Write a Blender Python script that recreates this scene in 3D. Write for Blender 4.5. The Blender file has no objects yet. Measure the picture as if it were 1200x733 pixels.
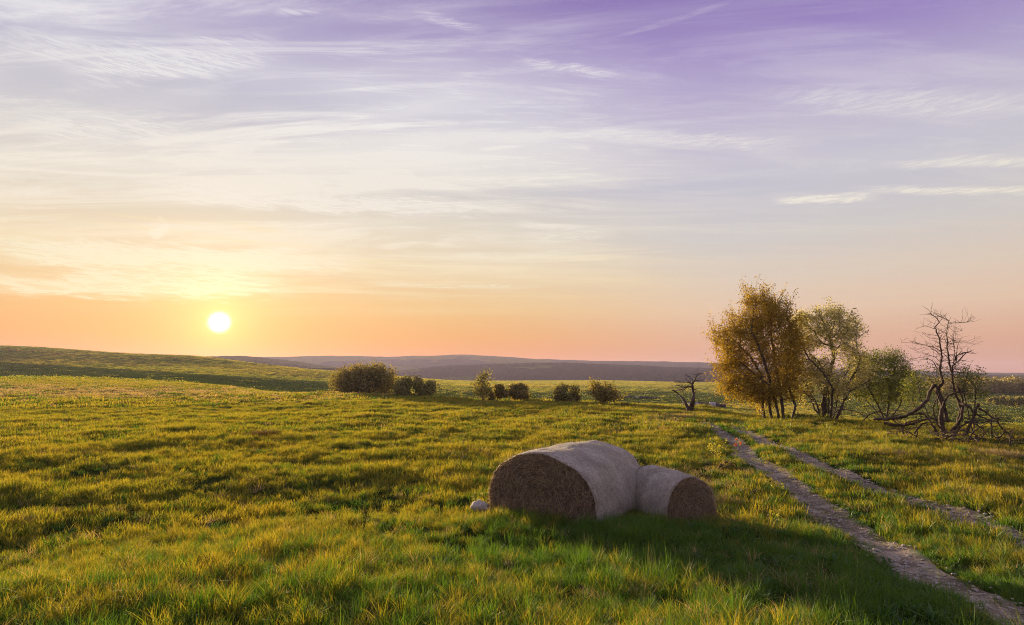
import bpy, math, random
import numpy as np
from mathutils import Vector, Matrix

SEED = 7
random.seed(SEED); rng = np.random.default_rng(SEED)
sc = bpy.context.scene
COL = sc.collection

# ------------------------------------------------------------------ camera model
F = 667.0; CX, CY = 600.0, 366.5; HORIZ = 440.0
CAMZ = 2.6
TH = math.atan((HORIZ - CY) / F)
cT, sT = math.cos(TH), math.sin(TH)
def ray(px, py):
    x = (px - CX) / F; u = -(py - CY) / F
    return np.array([x, cT - sT * u, sT + cT * u])
def tan_el(px, py):
    d = ray(px, py); return d[2] / math.hypot(d[0], d[1])

# ------------------------------------------------------------------ noise
def _hash(ix, iy, s):
    n = (ix.astype(np.int64) * 374761393 + iy.astype(np.int64) * 668265263 + s * 1442695041) & 0xffffffff
    n = ((n ^ (n >> 13)) * 1274126177) & 0xffffffff
    n = n ^ (n >> 16)
    return (n & 0xffff) / 65535.0
def vnoise(x, y, scale, s=0):
    x = np.asarray(x, float) / scale; y = np.asarray(y, float) / scale
    ix = np.floor(x); iy = np.floor(y); fx = x - ix; fy = y - iy
    fx = fx * fx * (3 - 2 * fx); fy = fy * fy * (3 - 2 * fy)
    a = _hash(ix, iy, s); b = _hash(ix + 1, iy, s); c = _hash(ix, iy + 1, s); d = _hash(ix + 1, iy + 1, s)
    return (a + (b - a) * fx) * (1 - fy) + (c + (d - c) * fx) * fy
def fnoise(x, y, scale, s=0, o=3):
    t = 0; a = 1; w = 0
    for k in range(o):
        t = t + a * vnoise(x, y, scale / 2 ** k, s + 17 * k); w += a; a *= .5
    return t / w

# ------------------------------------------------------------------ terrain
def pchip(xk, yk, x):
    """monotone cubic through (xk, yk); yk may be 2-D (knots, n)"""
    xk = np.asarray(xk, float); yk = np.asarray(yk, float)
    h = np.diff(xk); sh = (-1,) + (1,) * (yk.ndim - 1)
    dl = np.diff(yk, axis=0) / h.reshape(sh)
    m = np.zeros_like(yk)
    a, b = dl[:-1], dl[1:]
    with np.errstate(divide='ignore', invalid='ignore'):
        hm = np.where(a * b > 0, 2 * a * b / (a + b), 0)
    m[1:-1] = hm; m[0] = dl[0]; m[-1] = dl[-1]
    i = np.clip(np.searchsorted(xk, x) - 1, 0, len(xk) - 2)
    t = ((x - xk[i]) / h[i]).reshape((-1,) + (1,) * (yk.ndim - 1)); hi = h[i].reshape(t.shape)
    t = np.clip(t, 0, 1)
    return ((2*t**3-3*t**2+1)*yk[i] + (t**3-2*t**2+t)*hi*m[i] + (-2*t**3+3*t**2)*yk[i+1] + (t**3-t**2)*hi*m[i+1])

# columns: picture x -> [(depth, picture y) ...] the lie of the land along that bearing
COLS = {
 -500: [(25,509),(45,478),(85,452),(150,440),(200,437),(330,420),(600,398)],
    0: [(25,509),(45,482),(85,458),(150,445),(190,443.5),(330,424),(600,407.5)],
  200: [(25,509),(45,484),(80,461),(120,451),(160,449),(300,431),(520,417.5)],
  380: [(25,509),(45,481),(75,463),(110,467),(180,461),(280,446),(420,435)],
  470: [(25,509),(42,482),(68,466),(110,474),(180,463),(300,449),(480,442)],
  560: [(25,509),(42,482),(62,470),(110,479),(190,466),(330,453),(600,447)],
  700: [(25,509),(40,483),(57,474),(100,483),(180,468),(330,456),(650,446.5)],
  830: [(25,509),(38,488),(48,480),(85,488),(160,474),(320,459),(650,449)],
  900: [(22,516),(30,498),(38,492),(75,496),(140,480),(300,462),(650,449)],
 1000: [(20,522),(28,505),(36,495),(70,498),(130,482),(300,464),(650,450)],
 1120: [(18,532),(26,508),(33,500),(65,500),(120,484),(270,468),(650,448)],
 1200: [(18,535),(25,512),(32,500),(60,502),(110,488),(260,470),(650,448)],
 1700: [(18,535),(25,512),(36,498),(60,500),(110,488),(260,470),(650,446)],
}
NR, NA = 700, 721
LR0, LR1 = math.log(2.0), math.log(4200.0)
_lr = np.linspace(LR0, LR1, NR)
_az_k, _prof = [], []
for px, kn in sorted(COLS.items()):
    az = math.atan2((px - CX) / F, cT + 0.02)
    R = [2.0, 5.0, 8.5, 12.5]; Z = [0.98, 0.62, 0.24, 0.02]
    for (Y, py) in kn:
        r = Y / math.cos(az); R.append(r); Z.append(CAMZ + tan_el(px, py) * r)
    Rl = R[-1]
    R += [Rl * 1.5, 1600.0, 4200.0]; Z += [Z[-1] - 6, -12.0, -14.0]
    _prof.append(pchip(np.log(R), np.array(Z), _lr)); _az_k.append(az)
_prof = np.array(_prof)
back = (_prof[0] + _prof[-1]) / 2
_az_k = [-math.pi] + _az_k + [math.pi]
_prof = np.vstack([back[None], _prof, back[None]])
_azs = np.linspace(-math.pi, math.pi, NA)
ZT = pchip(np.array(_az_k), _prof, _azs)          # (NA, NR)
def Hbase(x, y):
    x = np.asarray(x, float); y = np.asarray(y, float)
    r = np.hypot(x, y); lr = (np.log(np.maximum(r, 2.0)) - LR0) / (LR1 - LR0) * (NR - 1)
    lr = np.clip(lr, 0, NR - 1.001)
    a = (np.arctan2(x, y) + math.pi) / (2 * math.pi) * (NA - 1); a = np.clip(a, 0, NA - 1.001)
    i = a.astype(int); j = lr.astype(int); fa = a - i; fr = lr - j
    z = (ZT[i, j] * (1 - fa) + ZT[i + 1, j] * fa) * (1 - fr) + (ZT[i, j + 1] * (1 - fa) + ZT[i + 1, j + 1] * fa) * fr
    return z
def bumps(x, y):
    r = np.hypot(x, y)
    n = (fnoise(x, y, 2.4, 3, 3) - .5) * 0.28 + (fnoise(x * .8, y, 1.0, 9, 2) - .5) * 0.13 + np.clip(vnoise(x, y, 1.7, 91) - .68, 0, 1) * .35
    n = n + (fnoise(x, y, 9, 31, 2) - .5) * 0.22 * np.clip((r - 14) / 20, 0, 1)
    n = n * np.clip((r - 2) / 3, .4, 1)
    return n * (1 - .85 * np.clip((r - 110) / 60, 0, 1))
def ground_hit(px, py, far=900):
    d = ray(px, py); ts = np.exp(np.linspace(math.log(2.5), math.log(far), 2500))
    z = CAMZ + d[2] * ts; h = Hbase(d[0] * ts, d[1] * ts)
    k = np.argmax(z <= h)
    if z[k] > h[k]: k = len(ts) - 1
    t = ts[k]
    return np.array([d[0] * t, d[1] * t])

# ruts of the track, laid along the ground
RUT_L = [(1245,760),(1190,733),(1150,716),(1100,688),(1050,658),(1000,626),(962,598),(925,571),(888,543),(862,523),(842,506),(830,497)]
RUT_R = [(1330,720),(1250,668),(1180,634),(1120,607),(1080,595),(1035,577),(985,556),(935,534),(895,517),(872,506),(858,499)]
def wind(R, amp, sd):
    t = np.gradient(R, axis=0); t /= np.linalg.norm(t, axis=1)[:, None]; s = np.arange(len(R)) * .12; w = (fnoise(s, s * 0 + sd, 2.6, 21, 2) - .5) * amp
    return R + np.c_[t[:, 1], -t[:, 0]] * w[:, None]
def dense(pts, step=0.12):
    P = np.array(pts); s = np.r_[0, np.cumsum(np.linalg.norm(np.diff(P, axis=0), axis=1))]
    n = int(s[-1] / step); q = np.linspace(0, s[-1], n)
    k = 4; X = pchip(s, P, q)
    for _ in range(3):
        X[k:-k] = (X[2*k:] + X[:-2*k] + X[k:-k]) / 3
    return X
rutL = dense([ground_hit(*p) for p in RUT_L] ); rutR = dense([ground_hit(*p) for p in RUT_R])
def extend(R, tgt, n=60):   # the lane bends away left over the brow
    a = R[-1]; b = np.array(tgt); t = np.linspace(0, 1, n)[1:, None]
    v = (R[-1] - R[-12]); v /= np.linalg.norm(v)
    L = np.linalg.norm(b - a)
    return np.vstack([R, (1 - t)**2 * a + 2 * t * (1 - t) * (a + v * L * .5) + t**2 * b])
rutL = wind(rutL, .42, 3.0); rutR = wind(rutR, .34, 40.0)
rutL = extend(rutL, rutL[-1] + np.array([-.8, 2.5])); rutR = extend(rutR, rutR[-1] + np.array([-1.0, 2.5]))
def rut_dist(x, y):
    x = np.asarray(x, float); out = np.full(x.shape, 99.0)
    m = (x > 1.5) & (x < 40) & (y < 60) & (y > 0)
    if m.any():
        P = np.c_[x[m], np.asarray(y)[m]]; best = np.full(len(P), 1e9)
        b2 = best.copy()
        for i in range(0, len(P), 20000):
            best[i:i+20000] = ((P[i:i+20000, None] - rutL[None, ::2]) ** 2).sum(2).min(1); b2[i:i+20000] = ((P[i:i+20000, None] - rutR[None, ::2]) ** 2).sum(2).min(1)
        out[m] = np.minimum(np.sqrt(best), np.sqrt(b2) + .09 + .32 * np.clip((13 - P[:, 1]) / 5, 0, 1))
    return out
def H(x, y, rd=None):
    x = np.asarray(x, float); y = np.asarray(y, float)
    if rd is None: rd = rut_dist(x, y)
    z = Hbase(x, y) + bumps(x, y)
    k = np.clip(1 - rd / .42, 0, 1)
    return z - 0.09 * k * k * (3 - 2 * k)
def Hs(x, y): return float(H(np.array([x]), np.array([y]))[0])

# ------------------------------------------------------------------ helpers
def link(o, parent=None):
    COL.objects.link(o)
    if parent: o.parent = parent
    return o
def mesh_obj(name, V, Fc, mat, parent=None, smooth=False, uv=None, do_link=True):
    me = bpy.data.meshes.new(name)
    V = np.asarray(V, np.float32)
    if isinstance(Fc, np.ndarray):
        n, k = Fc.shape
        me.vertices.add(len(V)); me.vertices.foreach_set('co', V.ravel())
        me.loops.add(n * k); me.loops.foreach_set('vertex_index', Fc.ravel().astype(np.int32))
        me.polygons.add(n); me.polygons.foreach_set('loop_start', np.arange(0, n * k, k, dtype=np.int32))
        me.polygons.foreach_set('loop_total', np.full(n, k, np.int32))
        me.update(calc_edges=True)
    else:
        me.from_pydata(V.tolist(), [], Fc)
    if uv is not None:      # per-vertex uv
        l = me.uv_layers.new(name='UVMap'); li = np.empty(len(me.loops), np.int32); me.loops.foreach_get('vertex_index', li)
        l.data.foreach_set('uv', np.asarray(uv, np.float32)[li].ravel())
    me.polygons.foreach_set('use_smooth', np.full(len(me.polygons), bool(smooth)))
    me.materials.append(mat); me.update()
    o = bpy.data.objects.new(name, me)
    if do_link: link(o, parent)
    return o
def tag(o, label=None, cat=None, group=None, kind=None):
    if label: o['label'] = label
    if cat: o['category'] = cat
    if group: o['group'] = group
    if kind: o['kind'] = kind
    return o
def empty(name, loc, label, cat, group=None):
    o = bpy.data.objects.new(name, None); o.empty_display_size = .3; link(o); o.location = loc
    return tag(o, label, cat, group)

# ------------------------------------------------------------------ materials
def nm(name):
    m = bpy.data.materials.new(name); m.use_nodes = True; nt = m.node_tree; nt.nodes.clear()
    return m, nt, nt.nodes, nt.links
def N(nt, t, **k):
    n = nt.nodes.new(t)
    for a, b in k.items():
        if a == 'inp':
            for q, v in b.items(): n.inputs[q].default_value = v
        else: setattr(n, a, b)
    return n
def ramp(nt, fac, stops, interp='LINEAR'):
    r = nt.nodes.new('ShaderNodeValToRGB'); r.color_ramp.interpolation = interp
    e = r.color_ramp.elements
    while len(e) < len(stops): e.new(.5)
    for el, (p, c) in zip(e, stops):
        el.position = p; el.color = (*c, 1)
    nt.links.new(fac, r.inputs[0]); return r.outputs[0]
def mixc(nt, fac, a, b, mode='MIX'):
    m = nt.nodes.new('ShaderNodeMix'); m.data_type = 'RGBA'; m.blend_type = mode
    for s, v in ((m.inputs[0], fac), (m.inputs[6], a), (m.inputs[7], b)):
        if isinstance(v, bpy.types.NodeSocket): nt.links.new(v, s)
        elif isinstance(v, (int, float)): s.default_value = v
        else: s.default_value = (*v, 1)
    return m.outputs[2]
def math_(nt, op, a, b=None, c=None, clamp=False):
    m = nt.nodes.new('ShaderNodeMath'); m.operation = op; m.use_clamp = clamp
    for s, v in zip(m.inputs, (a, b, c)):
        if v is None: continue
        if isinstance(v, bpy.types.NodeSocket): nt.links.new(v, s)
        else: s.default_value = v
    return m.outputs[0]
def maprange(nt, v, a, b, c=0, d=1, smooth=True):
    m = nt.nodes.new('ShaderNodeMapRange'); m.interpolation_type = 'SMOOTHSTEP' if smooth else 'LINEAR'
    nt.links.new(v, m.inputs[0])
    for i, x in zip((1, 2, 3, 4), (a, b, c, d)): m.inputs[i].default_value = x
    return m.outputs[0]
def noise(nt, vec, scale, detail=3, rough=.55, dist=0):
    n = nt.nodes.new('ShaderNodeTexNoise'); n.inputs['Scale'].default_value = scale
    n.inputs['Detail'].default_value = detail; n.inputs['Roughness'].default_value = rough; n.inputs['Distortion'].default_value = dist
    if vec is not None: nt.links.new(vec, n.inputs['Vector'])
    return n.outputs[0]

def leaf_mat(name, stops, patch=None, trans=.5, spec=.25, grad=None, patch_scale=.5):
    """colour by a random number per leaf (uv.x), optional along-blade gradient (uv.y) and patches over the ground"""
    m, nt, nn, ll = nm(name)
    uv = N(nt, 'ShaderNodeUVMap'); sep = N(nt, 'ShaderNodeSeparateXYZ'); ll.new(uv.outputs[0], sep.inputs[0])
    oi = N(nt, 'ShaderNodeObjectInfo'); geo = N(nt, 'ShaderNodeNewGeometry')
    r = math_(nt, 'FRACT', math_(nt, 'ADD', sep.outputs[0], math_(nt, 'MULTIPLY', oi.outputs['Random'], .35)))
    col = ramp(nt, r, stops)
    if patch:
        n = noise(nt, geo.outputs['Position'], patch_scale, 4)
        col = mixc(nt, maprange(nt, n, .42, .62), col, patch if not isinstance(patch, list) else ramp(nt, r, patch))
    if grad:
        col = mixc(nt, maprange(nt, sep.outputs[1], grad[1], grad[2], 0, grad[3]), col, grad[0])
    di = N(nt, 'ShaderNodeBsdfDiffuse'); tr = N(nt, 'ShaderNodeBsdfTranslucent'); gl = N(nt, 'ShaderNodeBsdfGlossy'); gl.inputs['Roughness'].default_value = .45
    ll.new(col, di.inputs[0]); ll.new(col, tr.inputs[0])
    tcol = mixc(nt, .6, col, (1.0, .9, .35), 'MULTIPLY'); 
    tb = mixc(nt, 1.0, col, (1.45, 1.25, .42), 'MULTIPLY'); ll.new(tb, tr.inputs[0])
    m1 = N(nt, 'ShaderNodeMixShader'); m1.inputs[0].default_value = trans; ll.new(di.outputs[0], m1.inputs[1]); ll.new(tr.outputs[0], m1.inputs[2])
    m2 = N(nt, 'ShaderNodeMixShader'); m2.inputs[0].default_value = spec * .12; ll.new(m1.outputs[0], m2.inputs[1]); ll.new(gl.outputs[0], m2.inputs[2])
    out = N(nt, 'ShaderNodeOutputMaterial'); ll.new(m2.outputs[0], out.inputs[0])
    return m
def bark_mat(name, a, b, scale=9):
    m, nt, nn, ll = nm(name)
    tc = N(nt, 'ShaderNodeTexCoord'); mp = N(nt, 'ShaderNodeMapping'); mp.inputs['Scale'].default_value = (1, 1, .25); ll.new(tc.outputs['Object'], mp.inputs[0])
    n = noise(nt, mp.outputs[0], scale, 6, .7)
    col = ramp(nt, n, [(.3, a), (.7, b)])
    p = N(nt, 'ShaderNodeBsdfPrincipled'); ll.new(col, p.inputs['Base Color']); p.inputs['Roughness'].default_value = .85
    bu = N(nt, 'ShaderNodeBump'); bu.inputs['Strength'].default_value = .8; bu.inputs['Distance'].default_value = .03; ll.new(n, bu.inputs['Height']); ll.new(bu.outputs[0], p.inputs['Normal'])
    out = N(nt, 'ShaderNodeOutputMaterial'); ll.new(p.outputs[0], out.inputs[0]); return m

M = {}
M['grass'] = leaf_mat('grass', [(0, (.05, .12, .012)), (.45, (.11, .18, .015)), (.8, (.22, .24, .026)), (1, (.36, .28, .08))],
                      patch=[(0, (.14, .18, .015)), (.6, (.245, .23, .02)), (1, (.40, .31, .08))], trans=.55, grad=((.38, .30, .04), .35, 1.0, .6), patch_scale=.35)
M['lush_shade'] = leaf_mat('lush_shade_grass', [(0, (.045, .13, .012)), (.6, (.07, .17, .016)), (1, (.12, .20, .025))], trans=.45, grad=((.13, .2, .03), .5, 1.0, .5))  # lush grass of verge and foreground, also carries the painted bale shade
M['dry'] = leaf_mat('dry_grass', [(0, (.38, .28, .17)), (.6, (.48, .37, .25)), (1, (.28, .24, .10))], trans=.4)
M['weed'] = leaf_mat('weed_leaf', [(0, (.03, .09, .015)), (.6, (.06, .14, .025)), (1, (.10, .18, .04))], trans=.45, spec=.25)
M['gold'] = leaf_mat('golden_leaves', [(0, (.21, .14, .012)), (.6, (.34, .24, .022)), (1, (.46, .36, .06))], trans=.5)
M['pale'] = leaf_mat('pale_leaves', [(0, (.18, .21, .06)), (.5, (.50, .47, .25)), (.8, (.80, .74, .54)), (1, (.10, .13, .03))], trans=.45)
M['green'] = leaf_mat('green_leaves', [(0, (.08, .12, .025)), (.6, (.18, .22, .05)), (1, (.34, .33, .11))], trans=.45)
M['bush'] = leaf_mat('bush_leaves', [(0, (.16, .17, .05)), (.6, (.30, .25, .09)), (1, (.42, .31, .14))], trans=.35)
M['bush2'] = leaf_mat('bush_leaves_olive', [(0, (.16, .18, .06)), (.6, (.28, .26, .10)), (1, (.4, .34, .16))], trans=.4)
M['red'] = leaf_mat('red_leaves', [(0, (.5, .1, .03)), (.6, (.6, .16, .05)), (1, (.5, .2, .05))], trans=.45)
M['yellow'] = leaf_mat('yellow_flowers', [(0, (.6, .5, .03)), (.6, (.5, .5, .08)), (1, (.4, .45, .08))], trans=.4)
M['bark'] = bark_mat('bark', (.035, .024, .018), (.12, .085, .06))
M['dead'] = bark_mat('dead_wood', (.018, .011, .008), (.12, .072, .045))
M['stone'] = bark_mat('pale_stone', (.35, .3, .26), (.6, .52, .45), 14)

# ground
def ground_mat():
    m, nt, nn, ll = nm('ground')
    geo = N(nt, 'ShaderNodeNewGeometry'); P = geo.outputs['Position']
    sx = N(nt, 'ShaderNodeSeparateXYZ'); ll.new(P, sx.inputs[0])
    dist = math_(nt, 'SQRT', math_(nt, 'ADD', math_(nt, 'MULTIPLY', sx.outputs[0], sx.outputs[0]), math_(nt, 'MULTIPLY', sx.outputs[1], sx.outputs[1])))
    n1 = noise(nt, P, 1.3, 6, .6); n2 = noise(nt, P, .25, 5, .6)
    near = ramp(nt, n1, [(.3, (.020, .030, .008)), (.55, (.035, .05, .012)), (.75, (.07, .06, .03))])
    # far fields: patches with crop rows
    n3 = noise(nt, P, .012, 4, .5); n4 = noise(nt, P, .09, 5, .7)
    far = ramp(nt, n3, [(.32, (.07, .12, .018)), (.5, (.13, .17, .028)), (.66, (.22, .22, .045))])
    far = mixc(nt, maprange(nt, n4, .35, .75), far, (.24, .22, .05))
    # band of darker sown crop across the left field, edges follow the plot
    mp = N(nt, 'ShaderNodeMapping'); mp.inputs['Rotation'].default_value = (0, 0, math.radians(-24)); ll.new(P, mp.inputs[0])
    s2 = N(nt, 'ShaderNodeSeparateXYZ'); ll.new(mp.outputs[0], s2.inputs[0])
    wob = math_(nt, 'MULTIPLY', noise(nt, P, .02, 2), 20)
    yb = math_(nt, 'ADD', s2.outputs[1], wob)
    rows = N(nt, 'ShaderNodeTexWave'); rows.wave_type = 'BANDS'; rows.bands_direction = 'Y'; rows.inputs['Scale'].default_value = .06; rows.inputs['Distortion'].default_value = 1.2; rows.inputs['Detail'].default_value = 2
    ll.new(mp.outputs[0], rows.inputs[0])
    far = mixc(nt, math_(nt, 'MULTIPLY', rows.outputs['Fac'], .45), far, (.05, .10, .018))
    leftm = maprange(nt, sx.outputs[0], 5, -40)
    b = math_(nt, 'MULTIPLY', math_(nt, 'MULTIPLY', maprange(nt, yb, 165, 172), maprange(nt, yb, 275, 262)), leftm)
    far = mixc(nt, b, far, (.045, .085, .012))
    b2 = math_(nt, 'MULTIPLY', maprange(nt, yb, 262, 290), leftm)
    far = mixc(nt, math_(nt, 'MULTIPLY', b2, .6), far, (.16, .18, .03))
    # tractor marks on the mid field
    col = mixc(nt, maprange(nt, dist, 45, 110), near, far)
    p = N(nt, 'ShaderNodeBsdfPrincipled'); ll.new(col, p.inputs['Base Color']); p.inputs['Roughness'].default_value = .95
    p.inputs['Specular IOR Level'].default_value = 0
    p.inputs['Sheen Weight'].default_value = .0; p.inputs['Sheen Roughness'].default_value = .5; ll.new(mixc(nt, .5, col, (1, .85, .3)), p.inputs['Sheen Tint'])
    bu = N(nt, 'ShaderNodeBump'); bu.inputs['Strength'].default_value = 1; bu.inputs['Distance'].default_value = .08
    ll.new(noise(nt, P, 3, 8, .7), bu.inputs['Height'])
    bf = N(nt, 'ShaderNodeBump'); bf.inputs['Distance'].default_value = 1.2; ll.new(maprange(nt, dist, 60, 160, 0, 1), bf.inputs['Strength'])
    ll.new(noise(nt, P, .6, 8, .75), bf.inputs['Height']); ll.new(bu.outputs[0], bf.inputs['Normal'])
    ll.new(bf.outputs[0], p.inputs['Normal'])
    out = N(nt, 'ShaderNodeOutputMaterial'); ll.new(p.outputs[0], out.inputs[0]); return m
M['ground'] = ground_mat()

def dirt_mat():
    m, nt, nn, ll = nm('rut_dirt')
    geo = N(nt, 'ShaderNodeNewGeometry'); P = geo.outputs['Position']
    n1 = noise(nt, P, 2.2, 6, .65); vo = N(nt, 'ShaderNodeTexVoronoi'); vo.inputs['Scale'].default_value = 22; ll.new(P, vo.inputs['Vector'])
    n2 = noise(nt, P, 30, 4, .7)
    col = ramp(nt, n1, [(.38, (.08, .055, .034)), (.5, (.20, .145, .095)), (.62, (.38, .29, .205))])
    col = mixc(nt, maprange(nt, n2, .5, .7, 0, .6), col, (.42, .34, .27))
    p = N(nt, 'ShaderNodeBsdfPrincipled'); ll.new(col, p.inputs['Base Color']); p.inputs['Roughness'].default_value = .9
    h = math_(nt, 'ADD', math_(nt, 'MULTIPLY', vo.outputs['Distance'], .35), math_(nt, 'ADD', n2, n1))
    bu = N(nt, 'ShaderNodeBump'); bu.inputs['Strength'].default_value = .8; bu.inputs['Distance'].default_value = .03; ll.new(h, bu.inputs['Height']); ll.new(bu.outputs[0], p.inputs['Normal'])
    out = N(nt, 'ShaderNodeOutputMaterial'); ll.new(p.outputs[0], out.inputs[0]); return m
M['dirt'] = dirt_mat()

def hill_mat(name, dark, light, clear, sc_=.006, thr=.55):
    m, nt, nn, ll = nm(name)
    geo = N(nt, 'ShaderNodeNewGeometry'); P = geo.outputs['Position']
    n = noise(nt, P, .06, 8, .75); n2 = noise(nt, P, sc_, 3, .5)
    col = ramp(nt, n, [(.35, dark), (.65, light)])
    col = mixc(nt, maprange(nt, n2, thr, thr + .03), col, clear)
    p = N(nt, 'ShaderNodeBsdfPrincipled'); ll.new(col, p.inputs['Base Color']); p.inputs['Roughness'].default_value = 1; p.inputs['Specular IOR Level'].default_value = 0
    bu = N(nt, 'ShaderNodeBump'); bu.inputs['Strength'].default_value = 1; bu.inputs['Distance'].default_value = 14; ll.new(noise(nt, P, .07, 8, .75), bu.inputs['Height']); ll.new(bu.outputs[0], p.inputs['Normal'])
    out = N(nt, 'ShaderNodeOutputMaterial'); ll.new(p.outputs[0], out.inputs[0]); return m
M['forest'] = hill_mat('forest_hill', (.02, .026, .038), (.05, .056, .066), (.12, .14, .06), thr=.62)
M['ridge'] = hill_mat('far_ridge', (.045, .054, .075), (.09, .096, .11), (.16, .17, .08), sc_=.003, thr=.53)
M['openhill'] = hill_mat('open_hill', (.10, .11, .04), (.17, .16, .06), (.05, .06, .03), thr=.56)

# ------------------------------------------------------------------ terrain mesh
def build_ground():
    # finer bearings ahead, coarse behind
    azf = np.linspace(math.radians(-56), math.radians(56), 900)
    azb = np.linspace(math.radians(56), math.radians(304), 120)[1:-1]
    az = np.r_[azf, azb]
    r = np.unique(np.r_[np.linspace(.6, 2, 6), np.exp(np.linspace(math.log(2), math.log(60), 520)), np.exp(np.linspace(math.log(60), math.log(4000), 260))])
    A, R = np.meshgrid(az, r, indexing='ij')
    X = np.sin(A) * R; Y = np.cos(A) * R
    rd = rut_dist(X.ravel(), Y.ravel()).reshape(X.shape)
    Z = H(X, Y, rd)
    na, nr = X.shape
    V = np.c_[X.ravel(), Y.ravel(), Z.ravel()]
    V = np.vstack([V, [[0, 0, float(Z[:, 0].mean())]]])
    i = np.arange(na)[:, None]; j = np.arange(nr - 1)[None]; i2 = (i + 1) % na
    a = i * nr + j; b = i2 * nr + j
    Fq = np.stack([a, a + 1, b + 1, b], -1).reshape(-1, 4)
    o = mesh_obj('ground', V, Fq[:, ::-1].copy(), M['ground'], smooth=True)
    tag(o, kind='structure'); return o
build_ground()

# track: two ruts of bare earth
def build_ruts():
    V, Fc = [], []
    for q, R in enumerate((rutL, rutR)):
        t = np.gradient(R, axis=0); t /= np.linalg.norm(t, axis=1)[:, None]; nrm = np.c_[t[:, 1], -t[:, 0]]
        n = len(R); s = np.arange(n) * .12
        m = 9; base = len(V)
        wl = (.34 if q == 0 else .26) + .22 * fnoise(s, s * 0 + q * 50, .7, 5, 3) ; wr = (.34 if q == 0 else .26) + .22 * fnoise(s, s * 0 + q * 50 + 20, .7, 6, 3)
        fade = np.ones(n)
        for k in range(m):
            u = k / (m - 1) * 2 - 1
            P = R + nrm * (np.where(u < 0, wl, wr) * u * fade)[:, None]
            z = H(P[:, 0], P[:, 1]) + .030 - .06 * abs(u) ** 3 + .022 * (fnoise(P[:, 0], P[:, 1], .3, 8, 3) - .5)
            for a in np.c_[P, z]: V.append(a)
        idx = lambda k, i: base + k * n + i
        for k in range(m - 1):
            for i in range(n - 1): Fc.append((idx(k, i), idx(k, i + 1), idx(k + 1, i + 1), idx(k + 1, i)))
    o = mesh_obj('farm_track', np.array(V), np.array(Fc), M['dirt'], smooth=True); tag(o, kind='structure')
    # loose stones in the ruts
    vv, ff = [], []
    ico = [(0,0,1),(.9,0,.3),(.28,.85,.3),(-.72,.53,.3),(-.72,-.53,.3),(.28,-.85,.3),(.3,.2,-.5),(-.4,.1,-.5)]
    icf = [(0,1,2),(0,2,3),(0,3,4),(0,4,5),(0,5,1),(1,5,6),(1,6,2),(2,6,3),(3,6,7),(3,7,4),(4,7,5),(5,7,6)]
    for R in (rutL, rutR):
        for _ in range(3600):
            i = int(random.random() ** 1.5 * (len(R) - 80)); p = R[i] + rng.normal(0, .18, 2)
            s = random.uniform(.008, .026) * random.choice((1, 1, 1, 1.8)); z = Hs(p[0], p[1]) + .022 + s * .1; b = len(vv)
            a = random.random() * 6.3; ca, sa = math.cos(a), math.sin(a); fx, fy, fz = random.uniform(.7, 1.4), random.uniform(.7, 1.2), random.uniform(.4, .8)
            for (x, y, w) in ico:
                x *= fx * random.uniform(.85, 1.15); y *= fy
                vv.append((p[0] + (x * ca - y * sa) * s, p[1] + (x * sa + y * ca) * s, z + w * s * fz))
            ff += [tuple(b + k for k in f) for f in icf]
    g = mesh_obj('gravel', np.array(vv), np.array(ff), M['stone'] if False else bark_mat('gravel_stone', (.22, .18, .14), (.62, .54, .45), 30)); 
    tag(g, 'small loose pale stones lying in the wheel ruts', 'gravel', kind='stuff')
build_ruts()

# ------------------------------------------------------------------ hills
def hill(name, pts, depth, half, base, mat, rough=2.0, front=1.0):
    xs = np.linspace(pts[0][0], pts[-1][0], 420)
    ys = pchip([p[0] for p in pts], np.array([p[1] for p in pts], float), xs)
    V = []; m = 26
    top = []
    for k, (px, py) in enumerate(zip(xs, ys)):
        az = math.atan2((px - CX) / F, cT); rr = depth / math.cos(az)
        zt = CAMZ + tan_el(px, py) * rr
        e = min(1, k / 25, (len(xs) - 1 - k) / 25); e = e * e * (3 - 2 * e)
        for j in range(m):
            u = j / (m - 1) * 2 - 1
            r = rr + half * u
            s = 1 - abs(u) ** 1.7 if u < 0 else 1 - u ** 2
            z = base + (zt - base) * e * s
            V.append((math.sin(az) * r, math.cos(az) * r, z))
    V = np.array(V); n = len(xs)
    hgt = (V[:, 2] - base)
    V[:, 2] += rough * (fnoise(V[:, 0], V[:, 1], 9, 77, 3) - .3) * np.clip(hgt / 10, 0, 1) + (fnoise(V[:, 0], V[:, 1], 160, 78, 2) - .5) * .12 * hgt
    i = np.arange(n - 1)[:, None] * m; j = np.arange(m - 1)[None]
    a = i + j; Fq = np.stack([a, a + m, a + m + 1, a + 1], -1).reshape(-1, 4)
    o = mesh_obj(name, V, Fq, mat, smooth=False); tag(o, kind='structure'); return o
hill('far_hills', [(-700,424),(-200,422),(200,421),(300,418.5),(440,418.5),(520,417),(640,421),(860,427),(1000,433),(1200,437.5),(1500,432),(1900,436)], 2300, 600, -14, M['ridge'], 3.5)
hill('open_hill', [(120,430),(200,419.5),(280,417.5),(330,421),(390,430),(450,438)], 1350, 300, -12, M['openhill'], 2)
hill('wooded_knoll', [(290,441),(330,434),(355,431.5),(385,431.5),(420,437),(450,442)], 900, 130, -10, M['forest'], 3)
hill('forest_hill', [(380,447),(440,439),(480,434),(530,429),(590,427),(650,425.5),(720,428),(800,431),(880,434),(1000,440),(1080,445)], 1500, 420, -12, M['forest'], 4)
hill('right_hill', [(980,446),(1080,440),(1150,440.5),(1200,440.5),(1400,437),(1800,442)], 1300, 330, -12, M['openhill'], 1.5)

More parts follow.
